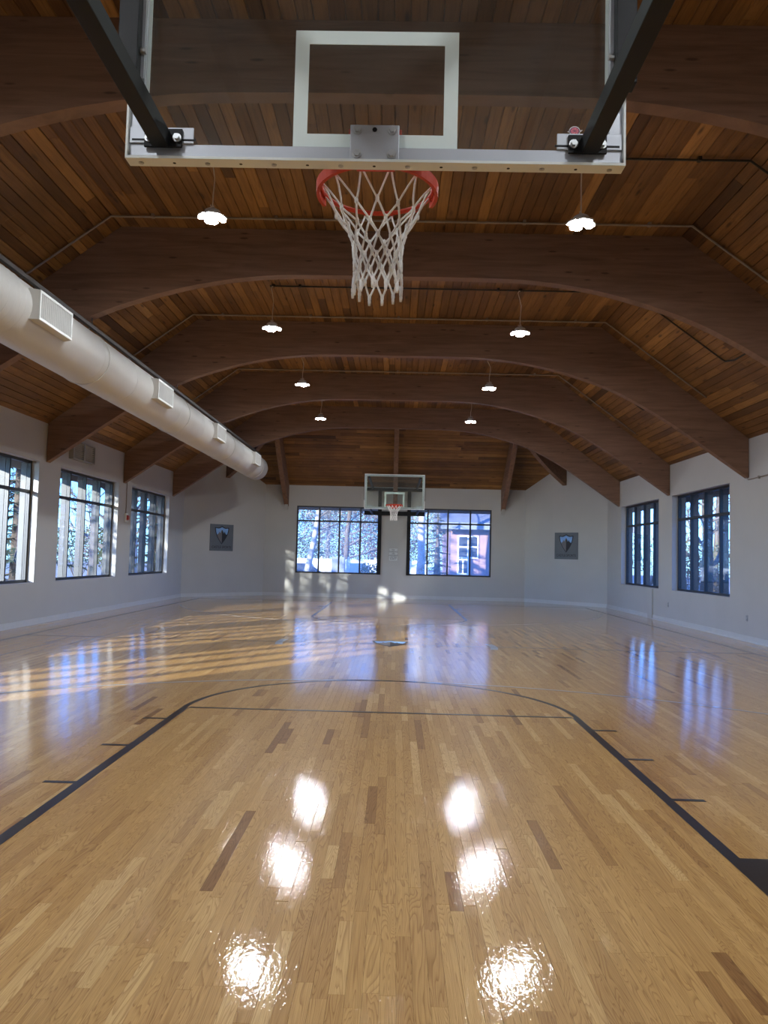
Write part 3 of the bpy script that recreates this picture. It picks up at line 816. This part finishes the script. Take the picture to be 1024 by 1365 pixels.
# ------------------------------------------------------------------ basketball hoops
ZB = 2.913; BWH = .915; BH = 1.067
def bolt(parent, x, y, z, r=.012, h=.012, ax='y', m='steel'):
    b = MB(); d = -1
    b.tube([(x, y, z), (x, y + d * .004, z)], r * 1.5, 12) if ax == 'y' else b.tube([(x, y, z), (x, y, z - .003)], r * 1.4, 12)
    b.tube([(x, y, z), (x, y + d * h, z)], r, 6) if ax == 'y' else b.tube([(x, y, z), (x, y, z - h * .6)], r, 6)
    b.build('bolt', m, parent)
def make_hoop():
    h = empty('basketball_hoop', (0, 0, 0))
    y0, y1 = -.04, .02
    gl = box('glass_panel', 'board_glass', (-BWH + .02, BWH - .02, 0, .012, ZB + .02, ZB + BH - .02), h)
    # printed border and target square on the playing side of the glass
    b = MB(); w = .045; a, c = BWH - .022, ZB + .022; d = ZB + BH - .022
    for q in ((-a, a, c, c + w), (-a, a, d - w, d), (-a, -a + w, c + w, d - w), (a - w, a, c + w, d - w)): b.box(q[0], q[1], -.0022, -.0002, q[2], q[3])
    b.build('printed_border', 'print_white', gl)
    b = MB(); t0, t1 = 2.984, 3.434; w = .052
    for q in ((-.305, .305, t0, t0 + w), (-.305, .305, t1 - w, t1), (-.305, -.305 + w, t0 + w, t1 - w), (.305 - w, .305, t0 + w, t1 - w)): b.box(q[0], q[1], -.0022, -.0002, q[2], q[3])
    b.build('target_square', 'print_white', gl)
    # aluminium frame: channel with a lip
    def rail(dims, lip):
        r = box('frame_rail', 'alu', dims, h, bevel=.0015); MB().box(*lip).build('frame_lip', 'board_white', r); return r
    rb = rail((-BWH + .006, BWH - .006, -.022, 0, ZB + .010, ZB + .063), (-BWH, BWH, y0, y1, ZB, ZB + .010))
    rail((-BWH + .006, BWH - .006, -.022, 0, ZB + BH - .063, ZB + BH - .010), (-BWH, BWH, y0, y1, ZB + BH - .010, ZB + BH))
    for s in (-1, 1):
        xa, xb = sorted((s * (BWH - .008), s * (BWH - .055))); xc, xd = sorted((s * BWH, s * (BWH - .008)))
        rail((xa, xb, -.022, 0, ZB + .063, ZB + BH - .063), (xc, xd, y0, y1, ZB + .010, ZB + BH - .010))
    for k in range(15):
        xk = -BWH + .05 + k * (2 * BWH - .1) / 14
        if k % 2 == 0: bolt(rb, xk, -.006, ZB, .007, .008, 'z')
        else: MB().cyl((xk, -.006, ZB + .0002), (xk, -.006, ZB - .0006), .006, 10).build('drain_hole', 'black_metal', rb)
    # rim mounting plate on the back
    pl = box('mounting_plate', 'alu', (-.09, .09, -.032, -.0225, 2.926, 3.056), h, bevel=.002)
    for sx in (-1, 1):
        for z in (2.945, 3.036): bolt(pl, sx * .064, -.032, z)
    MB().cyl((0, -.032, 3.038), (0, -.0326, 3.038), .009, 12).build('hole', 'black_metal', pl)
    # corner tabs with slots, black brackets and the lower struts
    ln = -(YN) - .06
    for s in (-1, 1):
        xa, xb = sorted((s * .905, s * .668))
        tab = box('corner_tab', 'alu', (xa, xb, -.030, -.0225, ZB + .063, 3.036), h, bevel=.002)
        for sx in (-1, 1):
            MB().box(s * .777 + sx * .092 - .026, s * .777 + sx * .092 + .026, -.0306, -.030, 2.984, 2.992).build('slot', 'black_metal', tab)
        xa, xb = s * .777 - .070, s * .777 + .070
        br = box('strut_bracket', 'black_metal', (xa, xb, -.040, -.0305, 2.957, 3.026), h, bevel=.002)
        for sx in (-1, 1): bolt(br, s * .777 + sx * .052, -.040, 2.990, .011, .016)
        b = MB().box(s * .785 - .030, s * .785 + .030, -ln, -.041, 2.955, 3.020)
        b.build('lower_strut', 'black_metal', h, bevel=.003)
        xa, xb = s * .785 - .032, s * .785 + .032
        box('upper_strut', 'black_metal', (xa, xb, -ln, -.041, 3.86, 3.925), h, bevel=.003)
        # upright beside the board
        xa, xb = sorted((s * .862, s * .935))
        up = box('upright', 'black_metal', (xa, xb, -.105, -.041, 3.185, 3.98), h, bevel=.003)
        MB().box(*(sorted((s * .862, s * .850)) + [-.066, -.058, 3.20, 3.95])).build('upright_edge', 'alu', up)
        for z in (3.30, 3.75): MB().tube([(s * .862, -.07, z), (s * .842, -.07, z)], .012, 8).build('bolt', 'steel', up)
        # posts on the end wall
        post = box('wall_post', 'black_metal', (s * .52 - .062, s * .52 + .062, -ln - .055, -ln + .02, .83, 3.88), h)
    box('wall_crossbar', 'black_metal', (-1.07, 1.07, -ln - .055, -ln + .055, 2.93, 3.075), h)
    box('wall_crossbar', 'black_metal', (-1.07, 1.07, -ln - .055, -ln + .055, 3.80, 3.90), h)
    # rim
    rc, rr, zr = .382, .237, 3.022
    n = 48
    rim = MB().tube([(rr * math.sin(2 * PI * j / n), rc - rr * math.cos(2 * PI * j / n), zr) for j in range(n)], .0105, 8, closed=True).build('rim', 'rim_red', h, smooth=True)
    # red skirt around the board side of the ring and flange to the board
    vs, fs = [], []
    m = 30
    for j in range(m + 1):
        a = math.radians(-112 + 224 * j / m)
        e = .026
        for r_, z_ in ((rr + .004, zr + .006), (rr + .020, zr + .004), (rr + .018, zr - .012 - e), (rr + .004, zr - .012 - e)):
            vs.append((r_ * math.sin(a), rc - r_ * math.cos(a), z_))
    for j in range(m):
        for k in range(4): fs.append((4 * j + k, 4 * j + (k + 1) % 4, 4 * j + 4 + (k + 1) % 4, 4 * j + 4 + k))
    fs += [(0, 1, 2, 3), (4 * m + 3, 4 * m + 2, 4 * m + 1, 4 * m)]
    MB().add(vs, fs).build('rim_skirt', 'rim_red', rim, smooth=False)
    MB().box(-.075, .075, .0145, .15, zr - .05, zr + .01).build('rim_neck', 'rim_red', rim, bevel=.004)
    MB().box(-.10, .10, .0145, .022, zr - .09, zr + .045).build('rim_flange', 'rim_red', rim, bevel=.003)
    K = 12
    hooks = [2 * PI * (k + .5) / K for k in range(K)]
    for a in hooks:
        pts = [(rr * math.sin(a) + .010 * math.cos(q) * math.sin(a), rc - rr * math.cos(a) - .010 * math.cos(q) * math.cos(a), zr - .010 - .011 * math.sin(q)) for q in np.linspace(0, PI, 6)]
        MB().tube(pts, .0028, 5).build('net_hook', 'rim_red', rim)
    # net: strands crossing in diamonds, gathered towards the bottom
    prof = [(0, .230), (.105, .168), (.165, .122), (.225, .104), (.29, .099), (.355, .097), (.415, .103)]
    b = MB(); rg = random.Random(3)
    def node(row, k):
        d, r_ = prof[row]
        a = 2 * PI * (k + .5 + (0.5 if row % 2 else 0)) / K + .10 * d / .43 * 1.0
        j = rg.uniform(-.004, .004)
        return Vector(((r_ + j) * math.sin(a) + .012 * (d / .43), rc - (r_ + j) * math.cos(a), zr - .018 - d + rg.uniform(-.006, .006)))
    nodes = [[node(r_, k) for k in range(K)] for r_ in range(len(prof))]
    def strand(p, q, bow):
        mid = (p + q) / 2; c = Vector((0, rc, mid.z)); o = (mid - c); o.z = 0
        if o.length > 0: o.normalize()
        return [p, p.lerp(q, .3) + o * bow, p.lerp(q, .7) + o * bow, q]
    for r_ in range(len(prof) - 1):
        for k in range(K):
            k2 = (k - 1) % K if r_ % 2 == 0 else (k + 1) % K
            b.tube(strand(nodes[r_][k], nodes[r_ + 1][k], -.006 if r_ == 0 else .003), .0046 if r_ else .0042, 5)
            b.tube(strand(nodes[r_][k], nodes[r_ + 1][k2], -.006 if r_ == 0 else .003), .0046 if r_ else .0042, 5)
    for row in nodes[1:]:
        for p in row: b.tube([p + Vector((0, 0, .014)), p + Vector((0, 0, .004)), p - Vector((0, 0, .006)), p - Vector((0, 0, .014))], [.004, .0085, .0085, .004], 6)
    for p in nodes[-1]: b.tube([p, p - Vector((0, 0, .018)), p - Vector((0, 0, .034))], [.006, .0075, .006], 6)
    b.build('net', 'net', h, smooth=True)
    return h
hoop = make_hoop()
hoop['group'] = 'basketball hoops at the two ends'; hoop['category'] = 'basketball hoop'
far = copy_tree(hoop)
far.location = (.05, COURT, 0); far.rotation_euler = (0, 0, PI)
hoop['label'] = 'near basketball hoop, glass backboard seen from behind with red rim and white net'
far['label'] = 'far basketball hoop with white framed backboard in front of the end wall windows'
# ball sticker on the near glass, rear side
stk = empty('ball_sticker', (.738, -.0305, 3.062), label='small pink and white ball sticker on the near backboard glass', category='sticker')
def rx_(u, v, d): return (u, d, v)
el = [(.0165 * math.cos(2 * PI * j / 24), .0145 * math.sin(2 * PI * j / 24)) for j in range(24)]
MB().prism([(-.047, -.003), (-.030, .004)] + [(x * 1.22, y * 1.25) for x, y in el[:13]][::-1] + [(-.034, -.012)], .0296, .0300, rx_) if False else None
MB().prism([(x * 1.25, y * 1.28) for x, y in el], .0300, .0303, rx_).build('sticker_outline', 'sticker_white', stk)
MB().prism([(-.028, -.003), (-.017, .003), (-.016, -.008)], .0300, .0303, rx_).build('sticker_tip', 'sticker_white', stk)
MB().prism([(.030, .005), (.016, -.008), (.017, .003)], .0300, .0303, rx_).build('sticker_tip', 'sticker_white', stk)
MB().prism([(x * 1.08, y * 1.1) for x, y in el], .0296, .0300, rx_).build('sticker_ring', 'sticker_purple', stk)
MB().prism([(x * .86, y * .88) for x, y in el], .0292, .0296, rx_).build('sticker_ball', 'pink', stk)
b = MB()
for a in (0.15, .85, 1.9, 2.6): b.prism([(math.cos(a) * .0135 + math.sin(a) * .0007, math.sin(a) * .012 - math.cos(a) * .0007), (math.cos(a) * .0135 - math.sin(a) * .0007, math.sin(a) * .012 + math.cos(a) * .0007),
        (-math.cos(a) * .0135 - math.sin(a) * .0007, -math.sin(a) * .012 + math.cos(a) * .0007), (-math.cos(a) * .0135 + math.sin(a) * .0007, -math.sin(a) * .012 - math.cos(a) * .0007)], .0290, .0292, rx_)
b.build('ball_seam', 'sticker_purple', stk)

# ------------------------------------------------------------------ posters on the corner walls, sign on the end wall
def poster(cx, cy, s, lab):
    xa = WL if s < 0 else WR; xb = XC + s * CHX
    ln = math.hypot(xb - xa, YF - YC); ux, uy = (xb - xa) / ln, (YF - YC) / ln
    if s > 0: ux, uy = -ux, -uy            # u runs to the viewer's right
    nx, ny = (uy, -ux) if True else (0, 0)  # towards the room
    t = (cx - xa) / (xb - xa); px, py = cx, YC + t * (YF - YC)
    p = empty('wall_poster', (px, py, 1.53), label=lab, category='poster', group='shield posters on the corner walls')
    W_, H_ = .91, .90
    def fn(u, v, d): return (ux * u + nx * d, uy * u + ny * d, v)
    MB().prism([(-W_ / 2, 0), (W_ / 2, 0), (W_ / 2, H_), (-W_ / 2, H_)], .002, .018, fn).build('poster_panel', 'poster', p)
    emblem(p, .56, .62, lambda u, v, d: fn(u, v + .535, d), .0185, .002)
    M_ = Matrix(((ux, 0, nx, nx * .0195), (uy, 0, ny, ny * .0195), (0, 1, 0, .125), (0, 0, 0, 1)))
    text('CASTLE SPORTS', .118, 'print_black', p, M_, sx=.90)
poster(-5.80, 0, -1, 'grey shield emblem poster on the left corner wall, in shade')
poster(5.89, 0, 1, 'grey shield emblem poster with light blue sky on the right corner wall')
sg = empty('wall_sign', (.045, YF, 1.34), label='small white lettered notice between the two end wall windows', category='sign')
box('sign_plate', 'sign_white', (-.145, .145, -.012, -.001, 0, .42), sg)
for k, ln_ in enumerate(('NO', 'DUNKING', 'OR', 'HANGING', 'ON THE', 'BASKET')):
    text(ln_, .066, 'print_black', sg, Matrix(((1, 0, 0, 0), (0, 0, -1, -.0128), (0, 1, 0, .372 - k * .064), (0, 0, 0, 1))))

# ------------------------------------------------------------------ small fittings on the side walls
al = empty('fire_alarm', (WL, 16.66, 2.20), label='white and red fire alarm horn on the left wall between windows', category='fire alarm')
box('alarm_box', 'board_white', (0, .05, -.075, .075, 0, .22), al, bevel=.006)
MB().prism([(.05, .04), (.09, .07), (.09, .15), (.05, .18)], -.05, .05, lambda u, v, d: (u, d, v)).build('strobe', 'red', al)
box('horn_slot', 'grille_dark', (.05, .052, -.05, .05, .015, .032), al)
MB().tube([(.012, 0, .22), (.012, 0, 1.0), (.012, -.02, 1.28)], .011, 8).build('conduit_pipe', 'conduit', al, smooth=True)
vb = empty('wall_vent', (WL, 13.15, 3.38), label='grey louvred vent box high on the left wall above a window', category='vent')
b = MB().box(0, .10, 0, 1.15, 0, .03).box(0, .10, 0, 1.15, .38, .41).box(0, .10, 0, .03, .03, .38).box(0, .10, 1.12, 1.15, .03, .38).box(0, .10, .55, .60, .03, .38)
b.build('vent_frame', 'outlet', vb); box('vent_back', 'grille_dark', (0, .01, .03, 1.12, .03, .38), vb)
lv = None
for k in range(8):
    if lv is None:
        lv = MB().add([(.02, .03, -.012), (.02, 1.12, -.012), (.085, 1.12, .012), (.085, .03, .012), (.02, .03, -.008), (.02, 1.12, -.008), (.085, 1.12, .016), (.085, .03, .016)],
                      [(0, 3, 2, 1), (4, 5, 6, 7), (0, 1, 5, 4), (1, 2, 6, 5), (2, 3, 7, 6), (3, 0, 4, 7)]).mesh('louvre'); lv.materials.append(MT['grille'])
    o = bpy.data.objects.new('louvre', lv); COL.objects.link(o); o.parent = vb; o.location = (0, 0, .055 + k * .042)
for (y, z, lb) in ((16.51, .445, 'near the shallow pipe chase'), (12.24, .45, 'below the nearer right window')):
    ot = empty('wall_outlet', (WR, y, z - .06), label='small grey wall outlet on the right wall ' + lb, category='outlet', group='outlets on the right wall')
    box('cover_plate', 'outlet', (-.008, 0, -.04, .04, 0, .12), ot, bevel=.003)
    for zz in (.03, .09):
        rcp = MB().prism([(.022 * math.cos(2 * PI * j / 12), zz + .017 * math.sin(2 * PI * j / 12)) for j in range(12)], -.008, -.0105, lambda u, v, d: (d, u, v)).build('receptacle', 'outlet', ot)
        for sy in (-1, 1): MB().box(-.0112, -.0105, sy * .009 - .002, sy * .009 + .002, zz - .006, zz + .006).build('slot', 'print_black', rcp)
cp = empty('wall_conduit', (WR, 12.0, 3.14), label='thin grey conduit bending along the right wall under the beam end', category='conduit')
MB().tube([(-.02, .20, .10), (-.02, .20, .04), (-.02, .12, 0), (-.02, -.3, .01), (-.02, -2.6, .04)], .012, 8).build('conduit_pipe', 'conduit', cp, smooth=True)
MB().box(-.04, 0, -.33, -.29, -.02, .03).build('conduit_clip', 'conduit', cp)

# ------------------------------------------------------------------ outside: ground, trees, house, fence, car
MB().box(-70, 70, -60, 110, -.6, -.35).build('ground', 'ground', kind='structure', label='pale winter ground outside the hall')
GZ = -.35
def tree(name, x, y, h, r, lab, m='bark', lean=(0, 0), levels=4, seed=1, spread=.55, twig='twig', first=.3):
    rg = random.Random(seed); t = empty(name, (x, y, GZ), label=lab, category='tree', group='trees outside the windows')
    tr, br = MB(), MB()
    top = Vector((lean[0], lean[1], h))
    pts = [top * (k / 7) + Vector((rg.uniform(-.06, .06), rg.uniform(-.06, .06), 0)) * (k > 0) for k in range(8)]
    tr.tube(pts, [r * (1.25 if k == 0 else 1 - .8 * k / 7) for k in range(8)], 9)
    def grow(p, d, ln, rad, lv):
        q = [p]; dd_ = d.copy()
        for k in range(3):
            dd_ = (dd_ + Vector((rg.uniform(-.25, .25), rg.uniform(-.25, .25), rg.uniform(-.05, .22)))).normalized(); q.append(q[-1] + dd_ * ln / 3)
        br.tube(q, [rad, rad * .75, rad * .55, rad * .35], 4 if lv > 1 else 3, caps=False)
        if lv <= 0: return
        for k in range(3 if lv > 1 else 4):
            f = rg.uniform(.3, 1); a = q[min(3, int(f * 3) + 0)].lerp(q[min(3, int(f * 3) + 1)], f * 3 % 1 if f < 1 else 0)
            nd = (dd_ + Vector((rg.uniform(-1, 1), rg.uniform(-1, 1), rg.uniform(-.35, .8))) * .9).normalized()
            grow(a, nd, ln * rg.uniform(.5, .75), rad * .5, lv - 1)
    nb = 13
    for k in range(nb):
        f = first + (1 - first) * k / nb; p = top * f; an = rg.uniform(0, 2 * PI)
        d = Vector((math.cos(an), math.sin(an), rg.uniform(.2, .9))).normalized()
        grow(p, d, h * spread * (1 - .6 * f) * rg.uniform(.6, 1), r * .42 * (1.1 - f), levels - 1)
    tr.build('trunk', m, t, smooth=True); br.build('branches', twig, t)
    return t
def conifer(name, x, y, h, r, lab, seed=1):
    rg = random.Random(seed); t = empty(name, (x, y, GZ), label=lab, category='tree', group='trees outside the windows')
    MB().tube([(0, 0, 0), (0, 0, h * .5), (0, 0, h)], [.22, .13, .02], 8).build('trunk', 'bark', t, smooth=True)
    b = MB(); bb = MB()
    for k in range(int(h * 7)):
        z = .5 + (h - .5) * (k / (h * 7)); ln = r * (1 - z / h) * rg.uniform(.75, 1.1) + .1; an = k * 2.399
        d = Vector((math.cos(an), math.sin(an), -.18)); s_ = Vector((-math.sin(an), math.cos(an), 0))
        bb.tube([(0, 0, z), tuple(Vector((0, 0, z)) + d * ln)], [.025, .008], 4)
        m = int(ln * 14) + 3
        for j in range(m):
            f = (j + .5) / m; p = Vector((0, 0, z)) + d * ln * f
            for sd_ in (-1, 1):
                w = .30 * (1.15 - f) * rg.uniform(.6, 1.2) + .06
                tip = p + s_ * sd_ * w + d * w * .6 + Vector((0, 0, rg.uniform(-.12, .03)))
                e_ = d * .05
                b.add([p - e_, p + e_, tip + Vector((0, 0, .012)), tip + d * .02], [(0, 1, 2, 3)])
    b.build('needles', 'needle', t); bb.build('branches', 'bark', t)
def shrub(name, x, y, h, w, lab, m='leaf', n=900, seed=1, z=0, cat='shrub'):
    rg = random.Random(seed); t = empty(name, (x, y, GZ + z), label=lab, category=cat, group='shrubs outside the windows')
    st = MB(); lf = MB()
    for k in range(16):
        an = rg.uniform(0, 2 * PI); q = [Vector((0, 0, 0))]
        for j in range(4): q.append(q[-1] + Vector((math.cos(an) * w * .12 * rg.uniform(.3, 1.2), math.sin(an) * w * .12 * rg.uniform(.3, 1.2), h * .22)))
        st.tube(q, [.02, .016, .012, .009, .005], 4)
    for k in range(n):
        u, v = rg.uniform(0, 2 * PI), rg.uniform(-.6, 1); rr_ = rg.uniform(.45, 1) ** .5
        p = Vector((math.cos(u) * w * .5 * rr_ * math.sqrt(1 - .6 * v * v), math.sin(u) * w * .5 * rr_ * math.sqrt(1 - .6 * v * v), h * (.55 + .45 * v * rr_)))
        a = Vector((rg.uniform(-1, 1), rg.uniform(-1, 1), rg.uniform(-1, 1))).normalized() * rg.uniform(.05, .09); c = a.orthogonal().normalized() * rg.uniform(.03, .05)
        lf.add([p - a, p + c, p + a, p - c], [(0, 1, 2, 3)])
    st.build('stems', 'twig', t); lf.build('leaves', m, t)
# beyond the end wall
tree('birch_tree', -4.35, 34, 10, .17, 'pale leaning birch trunk outside the left end window', 'bark_pale', (1.9, 0), 4, 5, .26)
tree('bare_tree', -2.9, 44, 11, .20, 'bare tree behind the white fence seen in the left end window', 'bark', (.3, 0), 4, 8, .30, first=.15)
tree('bare_tree', -.2, 51, 12, .22, 'bare tree farther back beside the far hoop', 'bark_pale', (-.2, 0), 4, 12, .30, first=.15)
tree('bare_tree', -8.2, 51, 12, .22, 'bare tree at the left edge of the left end window', 'bark', (.2, .3), 4, 14, .30, first=.15)
tree('maple_tree', 1.30, 33.5, 12, .21, 'thick pale trunk outside the right end window next to the far hoop', 'bark_pale', (.25, 0), 4, 21, .30, first=.4)
conifer('pine_tree', 2.25, 36.0, 4.2, 1.15, 'dark young pine beside the red house', 3)
for k, (x, y, h, w, m, lb) in enumerate([(-6.0, 45.5, 3.0, 3.4, 'leaf', 'olive shrub behind the left end of the white fence'), (-2.3, 48, 3.2, 3.0, 'leaf_rust', 'rust brown shrub behind the middle of the white fence'),
        (.9, 46.5, 3.0, 3.0, 'leaf', 'olive shrub behind the right end of the white fence'), (-.95, 33, 1.5, 1.3, 'leaf', 'low olive shrub in front of the white fence')]):
    shrub('garden_shrub', x, y, h, w, lb, m, 1500 if h > 2 else 700, 40 + k)
# white panel fence
fe = empty('panel_fence', (-7.0, 40, GZ), label='low white panel fence outside the left end window', category='fence')
for k in range(6):
    x0 = k * 1.5
    box('fence_post', 'fence_white', (x0 - .05, x0 + .05, -.05, .05, 0, 1.75), fe)
    box('fence_panel', 'fence_white', (x0 + .06, x0 + 1.44, -.02, .02, .12, 1.62), fe, bevel=.01)
uc = empty('utility_cabinet', (-2.95, 38.6, GZ), label='blue grey utility cabinet in front of the white fence', category='cabinet')
box('cabinet_body', 'cabinet', (-.35, .35, -.25, .25, .08, 1.75), uc, bevel=.02); box('cabinet_plinth', 'roofing', (-.38, .38, -.28, .28, 0, .08), uc)
box('cabinet_door', 'cabinet', (-.31, -.01, -.262, -.25, .2, 1.65), uc); box('cabinet_door', 'cabinet', (.01, .31, -.262, -.25, .2, 1.65), uc)
# parked car, only its roof shows above the sill
car = empty('parked_car', (-5.0, 36.8, GZ), label='dark parked car low in the left end window', category='car')
prof = [(-2.1, .35), (2.1, .35), (2.12, .75), (1.45, .92), (.75, 1.38), (-.9, 1.40), (-1.7, .98), (-2.1, .90)]
MB().prism(prof, -.85, .85, lambda u, v, d: (u, d, v)).build('car_body', 'car', car, bevel=.04)
MB().prism([(-1.45, .98), (1.25, .96), (.70, 1.32), (-.85, 1.34)], -.858, -.852, lambda u, v, d: (u, d, v)).build('car_window', 'dark_glass', car)
for sx in (-1.3, 1.3):
    for sy in (-.8, .8): MB().cyl((sx, sy - .1, .33), (sx, sy + .1, .33), .33, 20).build('wheel', 'tyre', car)
# red house
hs = empty('red_house', (3.1, 38.5, GZ), label='red sided house with white windows outside the right end window', category='house')
box('wall', 'siding', (0, 9, 0, 7, 0, 3.55), hs)
for k in range(23): box('siding_board', 'siding', (k * .39, k * .39 + .37, -.03, 0, .1, 3.50), hs)
MB().prism([(-.7, 3.28), (-.7, 3.62), (4.5, 5.6), (9.7, 3.62), (9.7, 3.28)], -.9, 7.6, lambda u, v, d: (u, d, v)).build('roof', 'roofing', hs) if False else None
MB().prism([(-.9, 3.52), (-.9, 3.72), (3.5, 5.4), (7.9, 3.72), (7.9, 3.52)], -.6, 9.6, lambda u, v, d: (d, u, v)).build('roof', 'roofing', hs)
box('eave_board', 'cabinet', (-.6, 9.6, -.93, -.90, 3.36, 3.72), hs)
def house_window(x0, x1, z0, z1, nx_, nz_):
    w = box('house_window', 'trim_white', (x0, x1, -.07, -.03, z0, z1), hs)
    for i in range(nx_):
        for j in range(nz_):
            a = x0 + .08 + i * (x1 - x0 - .08) / nx_; c = x0 + (i + 1) * (x1 - x0 - .08) / nx_
            e0 = z0 + .08 + j * (z1 - z0 - .08) / nz_; e1 = z0 + (j + 1) * (z1 - z0 - .08) / nz_
            box('pane', 'dark_glass', (a, c, -.08, -.07, e0, e1), w)
house_window(.36, 1.50, 1.82, 3.06, 2, 2)
house_window(.36, .98, .95, 1.80, 2, 1)
house_window(4.6, 5.8, 1.30, 2.75, 2, 2)
for k in range(4): box('porch_step', 'trim_white', (.8, 1.7, -.35 - .25 * (3 - k), -.08, .0, .12 + k * .12), hs) if False else None
# beside the side walls
L_side = [(-18, 29, 9, 'bark_pale'), (-13.5, 33, 10, 'bark'), (-21, 37, 11, 'bark'), (-15, 41, 11, 'bark_pale'), (-21, 50, 12, 'bark'), (-27, 30, 11, 'bark')]
wd = ['nearest the left wall', 'beside the far left corner', 'beyond the far left corner', 'far behind the left windows', 'farthest one behind the left windows', 'well back from the left windows']
for k, ((x, y, h, m), w) in enumerate(zip(L_side, wd)): tree('bare_tree', x, y, h, .22, 'bare tree outside the left wall, ' + w, m, (random.uniform(-.5, .5), 0), 4, 60 + k, .32, first=.18)
R_side = [(12.5, 28, 9, 'bark'), (15.5, 35, 10, 'bark'), (20, 45, 11, 'bark'), (15, 50, 10, 'bark_pale'), (22, 57, 12, 'bark')]
wd = ['nearest the right wall', 'beyond the far right corner', 'far behind the right windows', 'between two darker trees', 'farthest one behind the right windows']
for k, ((x, y, h, m), w) in enumerate(zip(R_side, wd)): tree('bare_tree', x, y, h, .22, 'bare tree outside the right wall, ' + w, m, (random.uniform(-.5, .5), 0), 4, 80 + k, .32, first=.12)
for k, (x, y, h, w, m, lb) in enumerate([(-16.5, 37, 3.0, 3.4, 'leaf', 'olive shrub outside the far left window'), (-18, 45, 3.6, 4, 'leaf_rust', 'rust brown shrub far outside the left windows'),
        (13.2, 31.5, 2.4, 2.6, 'leaf_rust', 'rust brown shrub outside the nearer right window'), (17.5, 40, 3.2, 4, 'leaf', 'olive shrub outside the right windows'), (18, 51, 4.0, 3.4, 'leaf_rust', 'tall rust brown shrub far outside the right windows')]):
    shrub('garden_shrub', x, y, h, w, lb, m, 1600, 120 + k)

for k, (x, y, h, w) in enumerate([(-11.5, 20.5, 12, 'beside the far left corner of the hall'), (-15.0, 24.0, 13, 'in the yard beyond the far left corner'), (-9.5, 27.5, 11, 'close to the end wall on the left')]):  # unseen spruces, added to keep the sun off the far yard
    conifer('shade_spruce', x, y, h, 2.6, 'unseen spruce added to shade the yard, ' + w, 200 + k)
def crown(x, y, h, w, z0, lab, m, n, seed):
    """leafy or twiggy woodland tree: trunk plus a loose crown of small blades"""
    rg = random.Random(seed); t = empty('woodland_tree', (x, y, GZ), label=lab, category='tree', group='trees outside the windows')
    MB().tube([(0, 0, 0), (.1, 0, h * .4), (0, .1, h * .85)], [.2, .14, .05], 8).build('trunk', 'bark_pale' if seed % 2 else 'bark', t, smooth=True)
    c = rng_local = np.random.default_rng(seed)
    u = c.normal(size=(n, 3)); u /= np.linalg.norm(u, axis=1)[:, None]; r = c.random(n) ** .45
    p = u * r[:, None] * np.array([w / 2, w / 2, (h - z0) / 2]) + np.array([0, 0, (h + z0) / 2])
    a = c.normal(size=(n, 3)); a /= np.linalg.norm(a, axis=1)[:, None]; b2 = np.cross(a, c.normal(size=(n, 3))); b2 /= np.linalg.norm(b2, axis=1)[:, None]
    ln = c.uniform(.10, .28, n)[:, None]; wd_ = c.uniform(.015, .045, n)[:, None]
    V = np.stack([p - a * ln, p + b2 * wd_, p + a * ln, p - b2 * wd_], 1).reshape(-1, 3)
    me = bpy.data.meshes.new('foliage'); me.from_pydata(V.tolist(), [], np.arange(4 * n).reshape(-1, 4).tolist()); me.materials.append(MT[m])
    o = bpy.data.objects.new('foliage', me); COL.objects.link(o); o.parent = t
wl_ = [(-12, 57, 'at the left end of the wood'), (-5.5, 60, 'behind the birch trunk'), (-.5, 66, 'behind the far hoop'), (4.5, 60, 'behind the pine'), (9.5, 66, 'behind the red house roof'), (13.5, 59, 'at the right end of the wood')]
for k, (x, y, w) in enumerate(wl_): crown(x, y, 11, 7.0, .4, 'grey brown woodland tree in the far wood, ' + w, 'twig_pale', 15000, 300 + k)

for k, (x, y, w) in enumerate([(-13.0, 11.0, 'beside the middle of the left wall')]):  # out-of-view crown, added to break up the sun patches indoors
    crown(x, y, 7.5, 5.0, 1.2, 'unseen twiggy tree added to mottle the sun, ' + w, 'twig_pale', 4200, 330 + k)
